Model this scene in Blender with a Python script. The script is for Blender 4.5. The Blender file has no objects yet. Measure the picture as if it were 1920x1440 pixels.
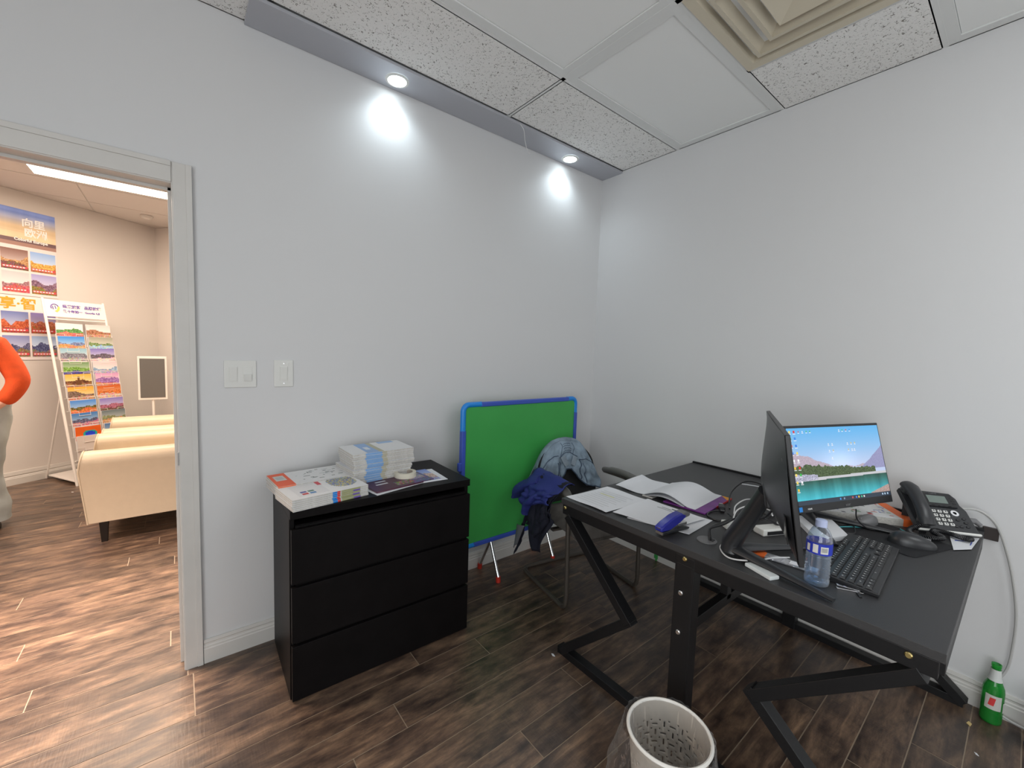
import bpy, bmesh, math, random
import numpy as np
from mathutils import Vector, Matrix
PI = math.pi
rnd = random.Random(7)
sc = bpy.context.scene
C = sc.collection

# ------------------------------------------------------------------ camera
cam_d = bpy.data.cameras.new('camera')
cam = bpy.data.objects.new('camera', cam_d); C.objects.link(cam)
YAW, PITCH, ROLL = 0.6762, -0.0757, 0.0328
fw = Vector((math.sin(YAW)*math.cos(PITCH), math.cos(YAW)*math.cos(PITCH), math.sin(PITCH)))
rt = Vector((math.cos(YAW), -math.sin(YAW), 0)); up = rt.cross(fw)
r2 = rt*math.cos(ROLL)+up*math.sin(ROLL); u2 = -rt*math.sin(ROLL)+up*math.cos(ROLL)
m = Matrix((r2, u2, -fw)).transposed().to_4x4(); m.translation = (-2.5778, -2.1853, 1.414)
cam.matrix_world = m
cam_d.sensor_width = 36; cam_d.lens = 782.26/1920*36; cam_d.clip_start = 0.05
sc.camera = cam
sc.view_settings.view_transform = 'Standard'; sc.view_settings.look = 'None'
sc.view_settings.gamma = 1; sc.view_settings.use_curve_mapping = False
sc.view_settings.exposure = 0.06

# ------------------------------------------------------------------ world and big lights
w = bpy.data.worlds.new('world'); sc.world = w; w.use_nodes = True
w.node_tree.nodes['Background'].inputs[0].default_value = (.8, .85, .9, 1)
w.node_tree.nodes['Background'].inputs[1].default_value = 0.05
H = 2.765
def area(name, loc, size, power, color, rot=(0, 0, 0), spread=PI):
    d = bpy.data.lights.new(name, 'AREA'); d.shape = 'RECTANGLE'; d.size, d.size_y = size
    d.energy = power; d.color = color; d.spread = spread
    o = bpy.data.objects.new(name, d); C.objects.link(o); o.location = loc; o.rotation_euler = rot
    return o
# lit troffers of the office ceiling behind the camera, then the showroom panel and two added lamps
area('office_panel_lamp', (-.9, -3.2, H-.02), (1.1, .5), 14, (.95, .99, 1))
area('office_panel_lamp', (-3.35, -3.36, H-.02), (1.1, .5), 8, (1, .97, .93))
# added fill light, no windows there: left wall and behind the camera
area('unseen_fill_light', (-4.56, -3.2, 1.35), (2.2, 1.8), 54, (.93, .98, 1), (PI/2, 0, -PI/2))
area('unseen_fill_light', (-1.2, -4.38, 1.4), (2.0, 1.5), 12, (.95, .98, 1), (PI/2, 0, 0))
area('showroom_panel_and_fill', (-2.86, 2.79, H-.035), (1.16, .5), 40, (1, .81, .65))
area('showroom_panel_and_fill', (-4.8, 1.7, H-.035), (1.16, .5), 90, (1, .79, .62))  # unseen lamp added to brighten the showroom floor, clear of the armchair side
area('showroom_panel_and_fill', (-3.2, .50, H-.035), (1.16, .5), 44, (1, .80, .68), spread=math.radians(62))  # added narrow-spread lamp, brightens only the floor around the doorway

# ------------------------------------------------------------------ materials
MATS = {}
def nodes(name):
    mt = bpy.data.materials.new(name); mt.use_nodes = True
    nt = mt.node_tree; b = nt.nodes['Principled BSDF']; MATS[name] = mt
    return mt, nt, b
def plain(name, col, rough=.5, metal=0., bump=0., bscale=200., var=0., spec=.5, emit=None, estr=0., coord='Object', **kw):
    mt, nt, b = nodes(name)
    b.inputs['Base Color'].default_value = (*col, 1); b.inputs['Roughness'].default_value = rough
    b.inputs['Metallic'].default_value = metal; b.inputs['Specular IOR Level'].default_value = spec
    tc = nt.nodes.new('ShaderNodeTexCoord')
    ns = nt.nodes.new('ShaderNodeTexNoise'); ns.inputs['Scale'].default_value = bscale; ns.inputs['Detail'].default_value = 3
    nt.links.new(tc.outputs[coord], ns.inputs['Vector'])
    if var:
        mx = nt.nodes.new('ShaderNodeMixRGB'); mx.blend_type = 'MULTIPLY'
        mx.inputs[1].default_value = (*col, 1)
        rp = nt.nodes.new('ShaderNodeValToRGB'); rp.color_ramp.elements[0].position = .3; rp.color_ramp.elements[1].position = .7
        rp.color_ramp.elements[0].color = (1-var, 1-var, 1-var, 1)
        n2 = nt.nodes.new('ShaderNodeTexNoise'); n2.inputs['Scale'].default_value = bscale*.15; n2.inputs['Detail'].default_value = 5
        nt.links.new(tc.outputs[coord], n2.inputs['Vector'])
        nt.links.new(n2.outputs['Fac'], rp.inputs[0]); nt.links.new(rp.outputs[0], mx.inputs[2]); mx.inputs[0].default_value = 1
        nt.links.new(mx.outputs[0], b.inputs['Base Color'])
    if bump:
        bp = nt.nodes.new('ShaderNodeBump'); bp.inputs['Strength'].default_value = bump; bp.inputs['Distance'].default_value = .002
        nt.links.new(ns.outputs['Fac'], bp.inputs['Height']); nt.links.new(bp.outputs[0], b.inputs['Normal'])
    if emit:
        b.inputs['Emission Color'].default_value = (*emit, 1); b.inputs['Emission Strength'].default_value = estr
    for k, v in kw.items(): b.inputs[k].default_value = v
    return mt
wall_m = plain('wall_paint', (.67, .67, .675), .55, bump=.08, bscale=350)
trim_m = plain('trim_paint', (.66, .64, .61), .35, var=.05, bscale=60)
white_p = plain('white_plastic', (.72, .72, .69), .35)
cream_wall = plain('showroom_wall', (.66, .62, .59), .6, bump=.05, bscale=300)
panel_m = plain('smooth_panel', (.88, .89, .88), .5)
tbar_m = plain('tee_bar', (.76, .77, .76), .4)
alu_m = plain('brushed_aluminium', (.50, .51, .55), .55, metal=.35, bump=.05, bscale=500)
lampglass = plain('lamp_disc', (.9, .9, .9), .4, emit=(.85, .96, 1), estr=14)
warmpanel = plain('warm_light_panel', (.9, .9, .9), .4, emit=(1, .88, .66), estr=7)
vent_m = plain('beige_vent_paint', (.62, .56, .44), .5)
black_wood = plain('black_brown_laminate', (.0052, .0043, .0046), .45, var=.3, bscale=70, bump=.15, spec=.16)
black_wood_side = black_wood
desk_m = plain('desktop_black_laminate', (.031, .031, .033), .36, bump=.5, bscale=900, var=.12, spec=.6)
metal_k = plain('black_powder_coat', (.009, .009, .010), .42, bump=.1, bscale=600, spec=.35)
brass = plain('brass', (.75, .6, .25), .3, metal=1)
steel = plain('steel', (.7, .7, .7), .25, metal=1)
chrome = plain('chrome', (.8, .8, .82), .12, metal=1)
blk = plain('black_plastic', (.012, .012, .014), .38)
blk_soft = plain('dark_grey_plastic', (.022, .023, .026), .32, bump=.1, bscale=900)
blk_gloss = plain('gloss_black_plastic', (.01, .01, .012), .15)
grey_pl = plain('grey_plastic', (.16, .16, .165), .4)
key_m = plain('keycap_black', (.018, .018, .019), .4)
legend_m = plain('key_legend', (.55, .55, .55), .5)
cablew = plain('white_cable', (.68, .68, .68), .4)
cableg = plain('grey_cable', (.45, .45, .44), .45)
teal_m = plain('teal_cable', (.05, .35, .38), .4)
paper = plain('white_paper', (.74, .75, .78), .7, bump=.1, bscale=60)
paperedge = plain('paper_edges', (.62, .60, .56), .8, var=.25, bscale=900)
ink = plain('grey_print_ink', (.35, .35, .36), .8)
inkdark = plain('dark_print_ink', (.06, .06, .07), .8)
hil = plain('yellow_highlight', (.75, .75, .35), .8)
orange_m = plain('orange_card', (.85, .16, .03), .5)
green_m = plain('green_board', (.055, .40, .085), .42, var=.12, bscale=20)
blue_f = plain('blue_frame_plastic', (.045, .095, .48), .35)
blue_c = plain('light_blue_corner', (.012, .24, .72), .3)
red_m = plain('red_rubber', (.55, .03, .015), .5)
denim = plain('denim', (.28, .37, .46), .85, var=.5, bscale=90, bump=.7)
denim_d = plain('denim_seam', (.05, .075, .12), .9)
denim_l = plain('denim_inside', (.26, .32, .38), .85, var=.35, bscale=80, bump=.6)
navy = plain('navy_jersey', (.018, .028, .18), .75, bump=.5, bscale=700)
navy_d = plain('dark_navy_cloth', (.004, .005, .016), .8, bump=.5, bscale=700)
lining = plain('grey_lining', (.13, .135, .15), .7)
chair_fab = plain('chair_fabric', (.125, .108, .095), .8, var=.4, bscale=120, bump=.6)
chair_back_m = plain('black_mesh_fabric', (.008, .008, .009), .8, bump=.5, bscale=500)
chair_tube = plain('bronze_grey_tube', (.085, .072, .06), .38, metal=.3)
arm_m = plain('grey_rubber_arm', (.12, .115, .105), .38)
bin_m = plain('bin_plastic', (.47, .43, .38), .45)
sofa_m = plain('cream_leather', (.70, .59, .44), .42, bump=.25, bscale=150, var=.04)
wood_leg = plain('dark_leg', (.015, .01, .008), .35)
rackw = plain('white_rack_metal', (.78, .75, .72), .4)
screen_grey = plain('dark_grey_screen', (.12, .115, .11), .5)
purple_ink = plain('purple_print', (.16, .10, .38), .6)
yellow_ink = plain('yellow_print', (.8, .55, .12), .6)
orange_ink = plain('orange_print', (.85, .36, .03), .6)
white_ink = plain('white_print', (.85, .85, .85), .6)
pink_ink = plain('pink_print', (.8, .12, .35), .6)
red_ink = plain('red_print', (.7, .05, .05), .6)
skin_m = plain('skin', (.75, .42, .32), .55)
sweater = plain('orange_rib_knit', (.72, .085, .012), .85, bump=.8, bscale=160, var=.15)
jeans = plain('light_wash_jeans', (.46, .52, .54), .8, var=.2, bscale=50, bump=.4)
hair_m = plain('dark_hair', (.02, .010, .007), .7, bump=.8, bscale=120)
shoe_m = plain('black_shoe', (.012, .012, .012), .45)
tape_m = plain('masking_tape', (.70, .66, .55), .6)
stapler_b = plain('stapler_blue', (.025, .03, .30), .3)
lcd_m = plain('lcd', (.16, .20, .18), .25)
green_tag = plain('green_tape', (.05, .35, .08), .5)
def glassy(name, col, rough=.02, ior=1.45, trans=1.0, alpha=1.):
    mt, nt, b = nodes(name)
    b.inputs['Base Color'].default_value = (*col, 1); b.inputs['Roughness'].default_value = rough
    b.inputs['IOR'].default_value = ior; b.inputs['Transmission Weight'].default_value = trans; b.inputs['Alpha'].default_value = alpha
    return mt
def thinfilm(name, col, fac, rough=.08, bump=0, edge=.55, dif=.35):
    mt, nt, b = nodes(name)
    nt.nodes.remove(b); out = nt.nodes['Material Output']
    tr = nt.nodes.new('ShaderNodeBsdfTransparent'); tr.inputs[0].default_value = (*col, 1)
    gl = nt.nodes.new('ShaderNodeBsdfGlossy'); gl.inputs['Roughness'].default_value = rough; gl.inputs[0].default_value = (.9, .9, .95, 1)
    df = nt.nodes.new('ShaderNodeBsdfDiffuse'); df.inputs[0].default_value = (.8, .8, .8, 1)
    a = nt.nodes.new('ShaderNodeMixShader'); a.inputs[0].default_value = dif
    mx = nt.nodes.new('ShaderNodeMixShader')
    lw = nt.nodes.new('ShaderNodeLayerWeight'); lw.inputs[0].default_value = .35
    mp = nt.nodes.new('ShaderNodeMapRange'); mp.inputs['To Min'].default_value = fac; mp.inputs['To Max'].default_value = min(1, fac+edge)
    nt.links.new(lw.outputs['Facing'], mp.inputs['Value'])
    nt.links.new(gl.outputs[0], a.inputs[1]); nt.links.new(df.outputs[0], a.inputs[2])
    nt.links.new(mp.outputs[0], mx.inputs[0]); nt.links.new(tr.outputs[0], mx.inputs[1]); nt.links.new(a.outputs[0], mx.inputs[2])
    nt.links.new(mx.outputs[0], out.inputs[0])
    if bump:
        tc = nt.nodes.new('ShaderNodeTexCoord'); ns = nt.nodes.new('ShaderNodeTexNoise'); ns.inputs['Scale'].default_value = 35
        bp = nt.nodes.new('ShaderNodeBump'); bp.inputs['Strength'].default_value = bump; bp.inputs['Distance'].default_value = .01
        nt.links.new(tc.outputs['Object'], ns.inputs['Vector']); nt.links.new(ns.outputs['Fac'], bp.inputs['Height'])
        nt.links.new(bp.outputs[0], gl.inputs['Normal'])
    return mt
pet = thinfilm('clear_bottle_plastic', (.82, .90, .97), .10, .04, .06)
pet_blue = thinfilm('blue_bottle_plastic', (.22, .42, .85), .2, .08, .3)
water_m = glassy('water', (.80, .9, 1.0), 0, 1.33)
greenglass = glassy('green_glass', (.03, .42, .06), .04, 1.45, .55)
bagfilm = thinfilm('clear_bag_film', (.94, .94, .94), .05, .08, .8, edge=.42, dif=.25)
clearpack = thinfilm('clear_packaging', (.8, .82, .85), .3, .1, .3)

# printed pictures: colours live on the faces of a fine grid
def print_mat(name, emis=0., rough=.45):
    mt, nt, b = nodes(name)
    at = nt.nodes.new('ShaderNodeAttribute'); at.attribute_name = 'Col'
    b.inputs['Roughness'].default_value = rough
    if emis:
        b.inputs['Base Color'].default_value = (.01, .01, .01, 1)
        nt.links.new(at.outputs['Color'], b.inputs['Emission Color']); b.inputs['Emission Strength'].default_value = emis
    else: nt.links.new(at.outputs['Color'], b.inputs['Base Color'])
    return mt
print_m = print_mat('printed_colour'); screen_m = print_mat('lit_screen', .95, .25)

# floor planks: dark walnut laminate with weathered, sawn grain
def plank_mat():
    mt, nt, b = nodes('walnut_plank'); N = nt.nodes.new; L = nt.links.new
    tc = N('ShaderNodeTexCoord'); oi = N('ShaderNodeObjectInfo')
    off = N('ShaderNodeVectorMath'); off.operation = 'ADD'
    sc3 = N('ShaderNodeVectorMath'); sc3.operation = 'SCALE'; sc3.inputs['Scale'].default_value = 37.
    cmb = N('ShaderNodeCombineXYZ'); L(oi.outputs['Random'], cmb.inputs[0]); L(oi.outputs['Random'], cmb.inputs[1])
    L(cmb.outputs[0], sc3.inputs[0]); L(tc.outputs['Object'], off.inputs[0]); L(sc3.outputs[0], off.inputs[1])
    mp = N('ShaderNodeMapping'); mp.inputs['Scale'].default_value = (2.6, 15, 1); L(off.outputs[0], mp.inputs[0])
    n1 = N('ShaderNodeTexNoise'); n1.inputs['Scale'].default_value = 1.6; n1.inputs['Detail'].default_value = 8; n1.inputs['Roughness'].default_value = .74; n1.inputs['Distortion'].default_value = .4
    L(mp.outputs[0], n1.inputs['Vector'])
    mp2 = N('ShaderNodeMapping'); mp2.inputs['Scale'].default_value = (3.2, 7, 1); L(off.outputs[0], mp2.inputs[0])
    n2 = N('ShaderNodeTexNoise'); n2.inputs['Scale'].default_value = 2.0; n2.inputs['Detail'].default_value = 5; n2.inputs['Roughness'].default_value = .6
    L(mp2.outputs[0], n2.inputs['Vector'])
    r1 = N('ShaderNodeValToRGB'); e = r1.color_ramp.elements
    e[0].position = .27; e[0].color = (.020, .013, .011, 1); e[1].position = .78; e[1].color = (.19, .13, .088, 1)
    x = e.new(.45); x.color = (.048, .032, .025, 1); x = e.new(.6); x.color = (.092, .062, .044, 1)
    L(n1.outputs['Fac'], r1.inputs[0])
    r2_ = N('ShaderNodeValToRGB'); e = r2_.color_ramp.elements
    e[0].position = .35; e[0].color = (.42, .40, .42, 1); e[1].position = .7; e[1].color = (1.7, 1.6, 1.4, 1)
    L(n2.outputs['Fac'], r2_.inputs[0])
    mx = N('ShaderNodeMixRGB'); mx.blend_type = 'MULTIPLY'; mx.inputs[0].default_value = 1
    L(r1.outputs[0], mx.inputs[1]); L(r2_.outputs[0], mx.inputs[2])
    hv = N('ShaderNodeHueSaturation'); L(mx.outputs[0], hv.inputs['Color'])
    rv = N('ShaderNodeMapRange'); rv.inputs['To Min'].default_value = 1.2; rv.inputs['To Max'].default_value = 2.1
    L(oi.outputs['Random'], rv.inputs['Value']); L(rv.outputs[0], hv.inputs['Value'])
    L(hv.outputs[0], b.inputs['Base Color'])
    b.inputs['Specular IOR Level'].default_value = .75
    # fine saw marks across the grain
    mp3 = N('ShaderNodeMapping'); mp3.inputs['Scale'].default_value = (130, 14, 1); L(off.outputs[0], mp3.inputs[0])
    n3 = N('ShaderNodeTexNoise'); n3.inputs['Scale'].default_value = 1; n3.inputs['Detail'].default_value = 2; L(mp3.outputs[0], n3.inputs['Vector'])
    ad = N('ShaderNodeMath'); ad.operation = 'ADD'; L(n1.outputs['Fac'], ad.inputs[0]); L(n3.outputs['Fac'], ad.inputs[1])
    bp = N('ShaderNodeBump'); bp.inputs['Strength'].default_value = .3; bp.inputs['Distance'].default_value = .002
    L(ad.outputs[0], bp.inputs['Height']); L(bp.outputs[0], b.inputs['Normal'])
    rr = N('ShaderNodeMapRange'); rr.inputs['To Min'].default_value = .26; rr.inputs['To Max'].default_value = .42
    L(n2.outputs['Fac'], rr.inputs['Value']); L(rr.outputs[0], b.inputs['Roughness'])
    return mt
plank_m = plank_mat()
subfloor_m = plain('seam_filler', (.30, .235, .17), .6)
def tile_mat():
    mt, nt, b = nodes('fissured_tile'); N = nt.nodes.new; L = nt.links.new
    tc = N('ShaderNodeTexCoord')
    oi = N('ShaderNodeObjectInfo'); ad = N('ShaderNodeVectorMath'); ad.operation = 'ADD'
    L(tc.outputs['Object'], ad.inputs[0]); L(oi.outputs['Random'], ad.inputs[1])
    v = N('ShaderNodeTexNoise'); v.inputs['Scale'].default_value = 95; v.inputs['Detail'].default_value = 2; v.inputs['Distortion'].default_value = 1.2
    L(ad.outputs[0], v.inputs['Vector'])
    r = N('ShaderNodeValToRGB'); e = r.color_ramp.elements
    e[0].position = .32; e[0].color = (.20, .185, .165, 1); e[1].position = .40; e[1].color = (.88, .87, .85, 1)
    L(v.outputs['Fac'], r.inputs[0]); L(r.outputs[0], b.inputs['Base Color'])
    b.inputs['Roughness'].default_value = .9
    bp = N('ShaderNodeBump'); bp.inputs['Strength'].default_value = .8; bp.inputs['Distance'].default_value = .003
    L(v.outputs['Fac'], bp.inputs['Height']); L(bp.outputs[0], b.inputs['Normal'])
    return mt
tile_m = tile_mat()

# ------------------------------------------------------------------ mesh building
class MB:
    def __init__(s): s.v = []; s.f = []; s.mi = []; s.c = []; s.m = 0; s.xf = None; s.col = (1, 1, 1)
    def V(s, p):
        p = Vector(p); s.v.append(tuple(s.xf @ p if s.xf else p)); return len(s.v)-1
    def F(s, idx, col=None): s.f.append(tuple(idx)); s.mi.append(s.m); s.c.append(col or s.col)
    def box(s, c, d, rot=None, top=None):
        """centre c, size d; top=(sx,sy) scales the top face"""
        tx, ty = top or (1, 1); R_ = rot or Matrix.Identity(3); c = Vector(c)
        i = [s.V(c + R_ @ Vector((x*d[0]/2*(tx if z > 0 else 1), y*d[1]/2*(ty if z > 0 else 1), z*d[2]/2)))
             for z in (-1, 1) for y in (-1, 1) for x in (-1, 1)]
        for q in ((0, 2, 3, 1), (4, 5, 7, 6), (0, 1, 5, 4), (2, 6, 7, 3), (0, 4, 6, 2), (1, 3, 7, 5)): s.F([i[k] for k in q])
        return s
    def bar(s, a, b, wd, ht, upv=(0, 0, 1)):
        a, b = Vector(a), Vector(b); d = (b-a).normalized(); u = Vector(upv)
        x = d.cross(u)
        if x.length < 1e-4: x = d.cross(Vector((1, 0, 0)))
        x.normalize(); z = x.cross(d)
        R_ = Matrix((x, d, z)).transposed()
        return s.box((a+b)/2, (wd, (b-a).length, ht), R_)
    def tube(s, pts, r, n=8, closed=False, cap=True, flat=1.):
        P = [Vector(p) for p in pts]; rs = r if isinstance(r, (list, tuple)) else [r]*len(P)
        rings = []; prev = None
        for k, p_ in enumerate(P):
            if closed: t = P[(k+1) % len(P)]-P[k-1]
            else: t = P[min(k+1, len(P)-1)]-P[max(k-1, 0)]
            t.normalize()
            if prev is None:
                a = t.cross(Vector((0, 0, 1)));
                if a.length < .05: a = t.cross(Vector((0, 1, 0)))
                a.normalize()
            else:
                a = prev - t*prev.dot(t); a.normalize()
            prev = a; b_ = t.cross(a)
            rings.append([s.V(p_ + (a*math.cos(2*PI*j/n)+b_*math.sin(2*PI*j/n)*flat)*rs[k]) for j in range(n)])
        m_ = len(rings)
        for k in range(m_ if closed else m_-1):
            A, B = rings[k], rings[(k+1) % m_]
            for j in range(n): s.F((A[j], A[(j+1) % n], B[(j+1) % n], B[j]))
        if cap and not closed: s.F(rings[0][::-1]); s.F(rings[-1])
        return s
    def lathe(s, prof, c=(0, 0, 0), n=24, cap0=True, cap1=True, sx=1, sy=1):
        c = Vector(c); rings = [[s.V(c+Vector((r*math.cos(2*PI*j/n)*sx, r*math.sin(2*PI*j/n)*sy, z))) for j in range(n)] for r, z in prof]
        for A, B in zip(rings, rings[1:]):
            for j in range(n): s.F((A[j], A[(j+1) % n], B[(j+1) % n], B[j]))
        if cap0: s.F(rings[0][::-1])
        if cap1: s.F(rings[-1])
        return s
    def prism(s, out, z0, z1, ax='z'):
        def mk(p, z): return {'z': (p[0], p[1], z), 'y': (p[0], z, p[1]), 'x': (z, p[0], p[1])}[ax]
        A = [s.V(mk(q, z0)) for q in out]; B = [s.V(mk(q, z1)) for q in out]; n = len(out)
        s.F(A[::-1]); s.F(B)
        for j in range(n): s.F((A[j], A[(j+1) % n], B[(j+1) % n], B[j]))
        return s
    def grid(s, fn, nu, nv, colf=None):
        I = [[s.V(fn(i/nu, j/nv)) for i in range(nu+1)] for j in range(nv+1)]
        for j in range(nv):
            for i in range(nu):
                s.F((I[j][i], I[j][i+1], I[j+1][i+1], I[j+1][i]), colf(i, j) if colf else None)
        return s
    def pic(s, img, o, ex, ey):
        """img[h][w] laid on the parallelogram o + u*ex + v*ey (v from the bottom)"""
        h, w_ = img.shape[:2]; o, ex, ey = Vector(o), Vector(ex), Vector(ey)
        return s.grid(lambda u, v: o+ex*u+ey*v, w_, h, lambda i, j: tuple(img[h-1-j, i]))
    def mesh(s, name, mats, smooth=False, fixn=True):
        me = bpy.data.meshes.new(name); me.from_pydata(s.v, [], s.f)
        for mt in (mats if isinstance(mats, (list, tuple)) else [mats]): me.materials.append(mt)
        me.polygons.foreach_set('material_index', s.mi)
        if any(c != (1, 1, 1) for c in s.c):
            at = me.color_attributes.new('Col', 'FLOAT_COLOR', 'CORNER'); buf = []
            for p_, c in zip(me.polygons, s.c): buf += [float(c[0]), float(c[1]), float(c[2]), 1.]*p_.loop_total
            at.data.foreach_set('color', buf)
        if fixn:
            bm = bmesh.new(); bm.from_mesh(me); bmesh.ops.recalc_face_normals(bm, faces=bm.faces); bm.to_mesh(me); bm.free()
        if smooth: me.polygons.foreach_set('use_smooth', [True]*len(me.polygons))
        me.update(); return me
def obj(name, mb, mats, parent=None, smooth=False, bevel=0, fixn=True, loc=None, rotz=0, seg=2, angle=40):
    me = mb.mesh(name, mats, smooth, fixn) if isinstance(mb, MB) else mb
    o = bpy.data.objects.new(name, me); C.objects.link(o)
    if parent: o.parent = parent
    if loc is not None: o.location = loc
    if rotz: o.rotation_euler = (0, 0, rotz)
    if bevel:
        b = o.modifiers.new('bevel', 'BEVEL'); b.width = bevel; b.segments = seg; b.limit_method = 'ANGLE'; b.angle_limit = math.radians(50)
        b.harden_normals = False
    if smooth: smooth_angle(me, angle)
    return o
def smooth_angle(me, deg):
    bm = bmesh.new(); bm.from_mesh(me)
    for e in bm.edges:
        if len(e.link_faces) == 2 and e.calc_face_angle(0) > math.radians(deg): e.smooth = False
    bm.to_mesh(me); bm.free()
def tag(o, label, cat, group=None):
    o['label'] = label; o['category'] = cat
    if group: o['group'] = group
    return o
def struct(o): o['kind'] = 'structure'; return o
def thing(name, label, cat, loc=(0, 0, 0), rotz=0, group=None):
    o = bpy.data.objects.new(name, None); C.objects.link(o); o.location = loc; o.rotation_euler = (0, 0, rotz)
    o.empty_display_size = .05
    return tag(o, label, cat, group)
def text(body, size, mat, parent, mtx, name='lettering', ext=.0004, align='LEFT', bold=0, sx=1.):
    cu = bpy.data.curves.new('t', 'FONT'); cu.body = body; cu.size = size; cu.extrude = ext; cu.align_x = align; cu.offset = bold
    cu.resolution_u = 2
    t = bpy.data.objects.new('t', cu); C.objects.link(t)
    dg = bpy.context.evaluated_depsgraph_get(); me = bpy.data.meshes.new_from_object(t.evaluated_get(dg))
    bpy.data.objects.remove(t); me.name = name; me.materials.clear(); me.materials.append(mat)
    me.transform(mtx @ Matrix.Diagonal((sx, 1, 1, 1)))
    o = bpy.data.objects.new(name, me); C.objects.link(o)
    if parent: o.parent = parent
    return o
def frame(o, x, y):
    """matrix: local x along x, local y along y, origin o"""
    x = Vector(x).normalized(); y = Vector(y); y = (y - x*y.dot(x)).normalized(); z = x.cross(y)
    M = Matrix((x, y, z)).transposed().to_4x4(); M.translation = Vector(o); return M
def copy_tree(o, parent=None):
    c = o.copy(); C.objects.link(c); c.parent = parent
    for ch in list(o.children): copy_tree(ch, c)
    return c
def smooth_path(pts, n=8):
    P = [Vector(q) for q in pts]; P = [P[0]*2-P[1]]+P+[P[-1]*2-P[-2]]; out = []
    for i in range(1, len(P)-2):
        for k in range(n):
            t = k/n; a, b, c, d = P[i-1:i+3]
            out.append(.5*((2*b)+(c-a)*t+(2*a-5*b+4*c-d)*t*t+(3*b-a-3*c+d)*t**3))
    out.append(P[-2]); return out
def roundrect(w_, h, r, n=5, cx=0, cy=0):
    out = []
    for k, (sx, sy) in enumerate(((1, 1), (-1, 1), (-1, -1), (1, -1))):
        for j in range(n+1):
            a = PI/2*k+PI/2*j/n
            out.append((cx+sx*(w_/2-r)+r*math.cos(a), cy+sy*(h/2-r)+r*math.sin(a)))
    return out

# =================================================================== SETTING
# ---- floor: sub-floor slab and single planks running along the door wall
fl = struct(obj('floor', MB().box((-3.2, .6, -.0213), (7.6, 10.2, .05)), subfloor_m))
PW, SEAM0 = .1305, -.05
plank_meshes = {}
def plank_mesh(L):
    k = round(L, 2)
    if k not in plank_meshes:
        a = MB(); a.box((0, 0, .001), (k-.0020, PW-.0020, .008), top=((k-.0042)/(k-.0020), (PW-.0042)/(PW-.0020)))
        plank_meshes[k] = a.mesh('plank', plank_m)
    return plank_meshes[k]
nplank = 0; far = MB()
pr = random.Random(3)
# in this row the joint at x=-2.56 shows beside the door casing
for r in range(-32, 38):
    y = SEAM0 + (r+.5)*PW
    x = -6.9 - pr.random()*1.2
    if r == -1 or r == -2: x = -2.556 - 1.2*4
    xmin, xmax = (-4.0, .0) if y < 0 else (-4.3, -2.4)
    while x < .02:
        L = 1.2; x1 = x+L
        if x1 > xmin and x < xmax and -2.35 < y and nplank < 295:
            e0, e1 = x, min(x1, .02 if y < 0 else 1)
            if e1-e0 > .05:
                o = bpy.data.objects.new('plank', plank_mesh(e1-e0)); C.objects.link(o); o.parent = fl; o.location = ((e0+e1)/2, y, 0); nplank += 1
        elif x1 > -6.9:
            far.box(((x+x1)/2, y, .001), (L-.0022, PW-.0022, .008))
        x = x1
fo = obj('plank', far, plank_m, fl); fo['kind'] = 'stuff'

# ---- walls
DL, DR, DT = -3.45, -2.585, 2.033      # doorway clear opening
a = MB(); g_ = .012; a.box(((DR+g_+.1)/2, .06, H/2), (.1-DR-g_, .12, H)); a.box(((DL+DR)/2, .06, (H+DT+g_)/2), (DR-DL+2*g_, .12, H-DT-g_)); a.box(((-6.9+DL-g_)/2, .06, H/2), (DL-g_+6.9, .12, H))
# cream paint on the showroom side
wb = struct(obj('wall_back', a, wall_m))
wr = struct(obj('wall_right', MB().box((.06, -2.2, H/2), (.12, 4.4, H)), wall_m))
struct(obj('wall_left', MB().box((-4.66, -2.2, H/2), (.12, 4.4, H)), wall_m))
struct(obj('wall_front', MB().box((-2.3, -4.46, H/2), (4.8, .12, H)), wall_m))
U = Vector((.798, .603, 0)); NN = Vector((-.603, .798, 0)); W0 = Vector((-3.636, 3.91, 0)); CR = Vector((-2.764, 4.569, 0))
aw = MB(); q0, q1 = W0-U*4.2, CR+NN*.0+U*.1
mid = (q0+q1)/2 + NN*.06; aw.bar(mid+Vector((0, 0, H/2))-U*((q1-q0).length/2), mid+Vector((0, 0, H/2))+U*((q1-q0).length/2), .12, H)
struct(obj('wall_showroom_posters', aw, cream_wall))
aw = MB(); e0 = CR; e1 = CR-NN*5.2; mm = Vector((0, 0, H/2)); aw.bar(e0+U*.06+mm, e1+U*.06+mm, .12, H)
struct(obj('wall_showroom_right', aw, cream_wall))
struct(obj('wall_showroom_left', MB().box((-6.96, 1.0, H/2), (.12, 2.4, H)), cream_wall))
# door casing and jamb (architrave with stepped profile)
dj = thing('door_1', 'white painted door casing', 'door'); del dj['label'], dj['category']; struct(dj)
JD = .13
a = MB(); a.box((DR+.008, .06, DT/2), (.016, JD, DT)); obj('jamb', a, trim_m, dj, bevel=.001)
a = MB(); a.box((DL-.008, .06, DT/2), (.016, JD, DT)); obj('jamb', a, trim_m, dj, bevel=.001)
a = MB(); a.box(((DL+DR)/2, .06, DT+.008), (DR-DL+.032, JD, .016)); obj('jamb', a, trim_m, dj, bevel=.001)
a = MB(); a.box((DR-.006, .075, DT/2), (.012, .035, DT)); a.box(((DL+DR)/2, .075, DT-.006), (DR-DL, .035, .012)); obj('door_stop', a, trim_m, dj, bevel=.001)
def casing(px, wd, side, yy, sgn):
    b = MB(); x0 = px
    for dx, ww, th in ((0, wd, .010), (.004, wd-.022, .014), (wd-.02, .02, .018)):
        xc = x0+side*(dx+ww/2); b.box((xc, yy+sgn*th/2, (DT+.083)/2), (ww, th, DT+.083))
    return b
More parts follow.
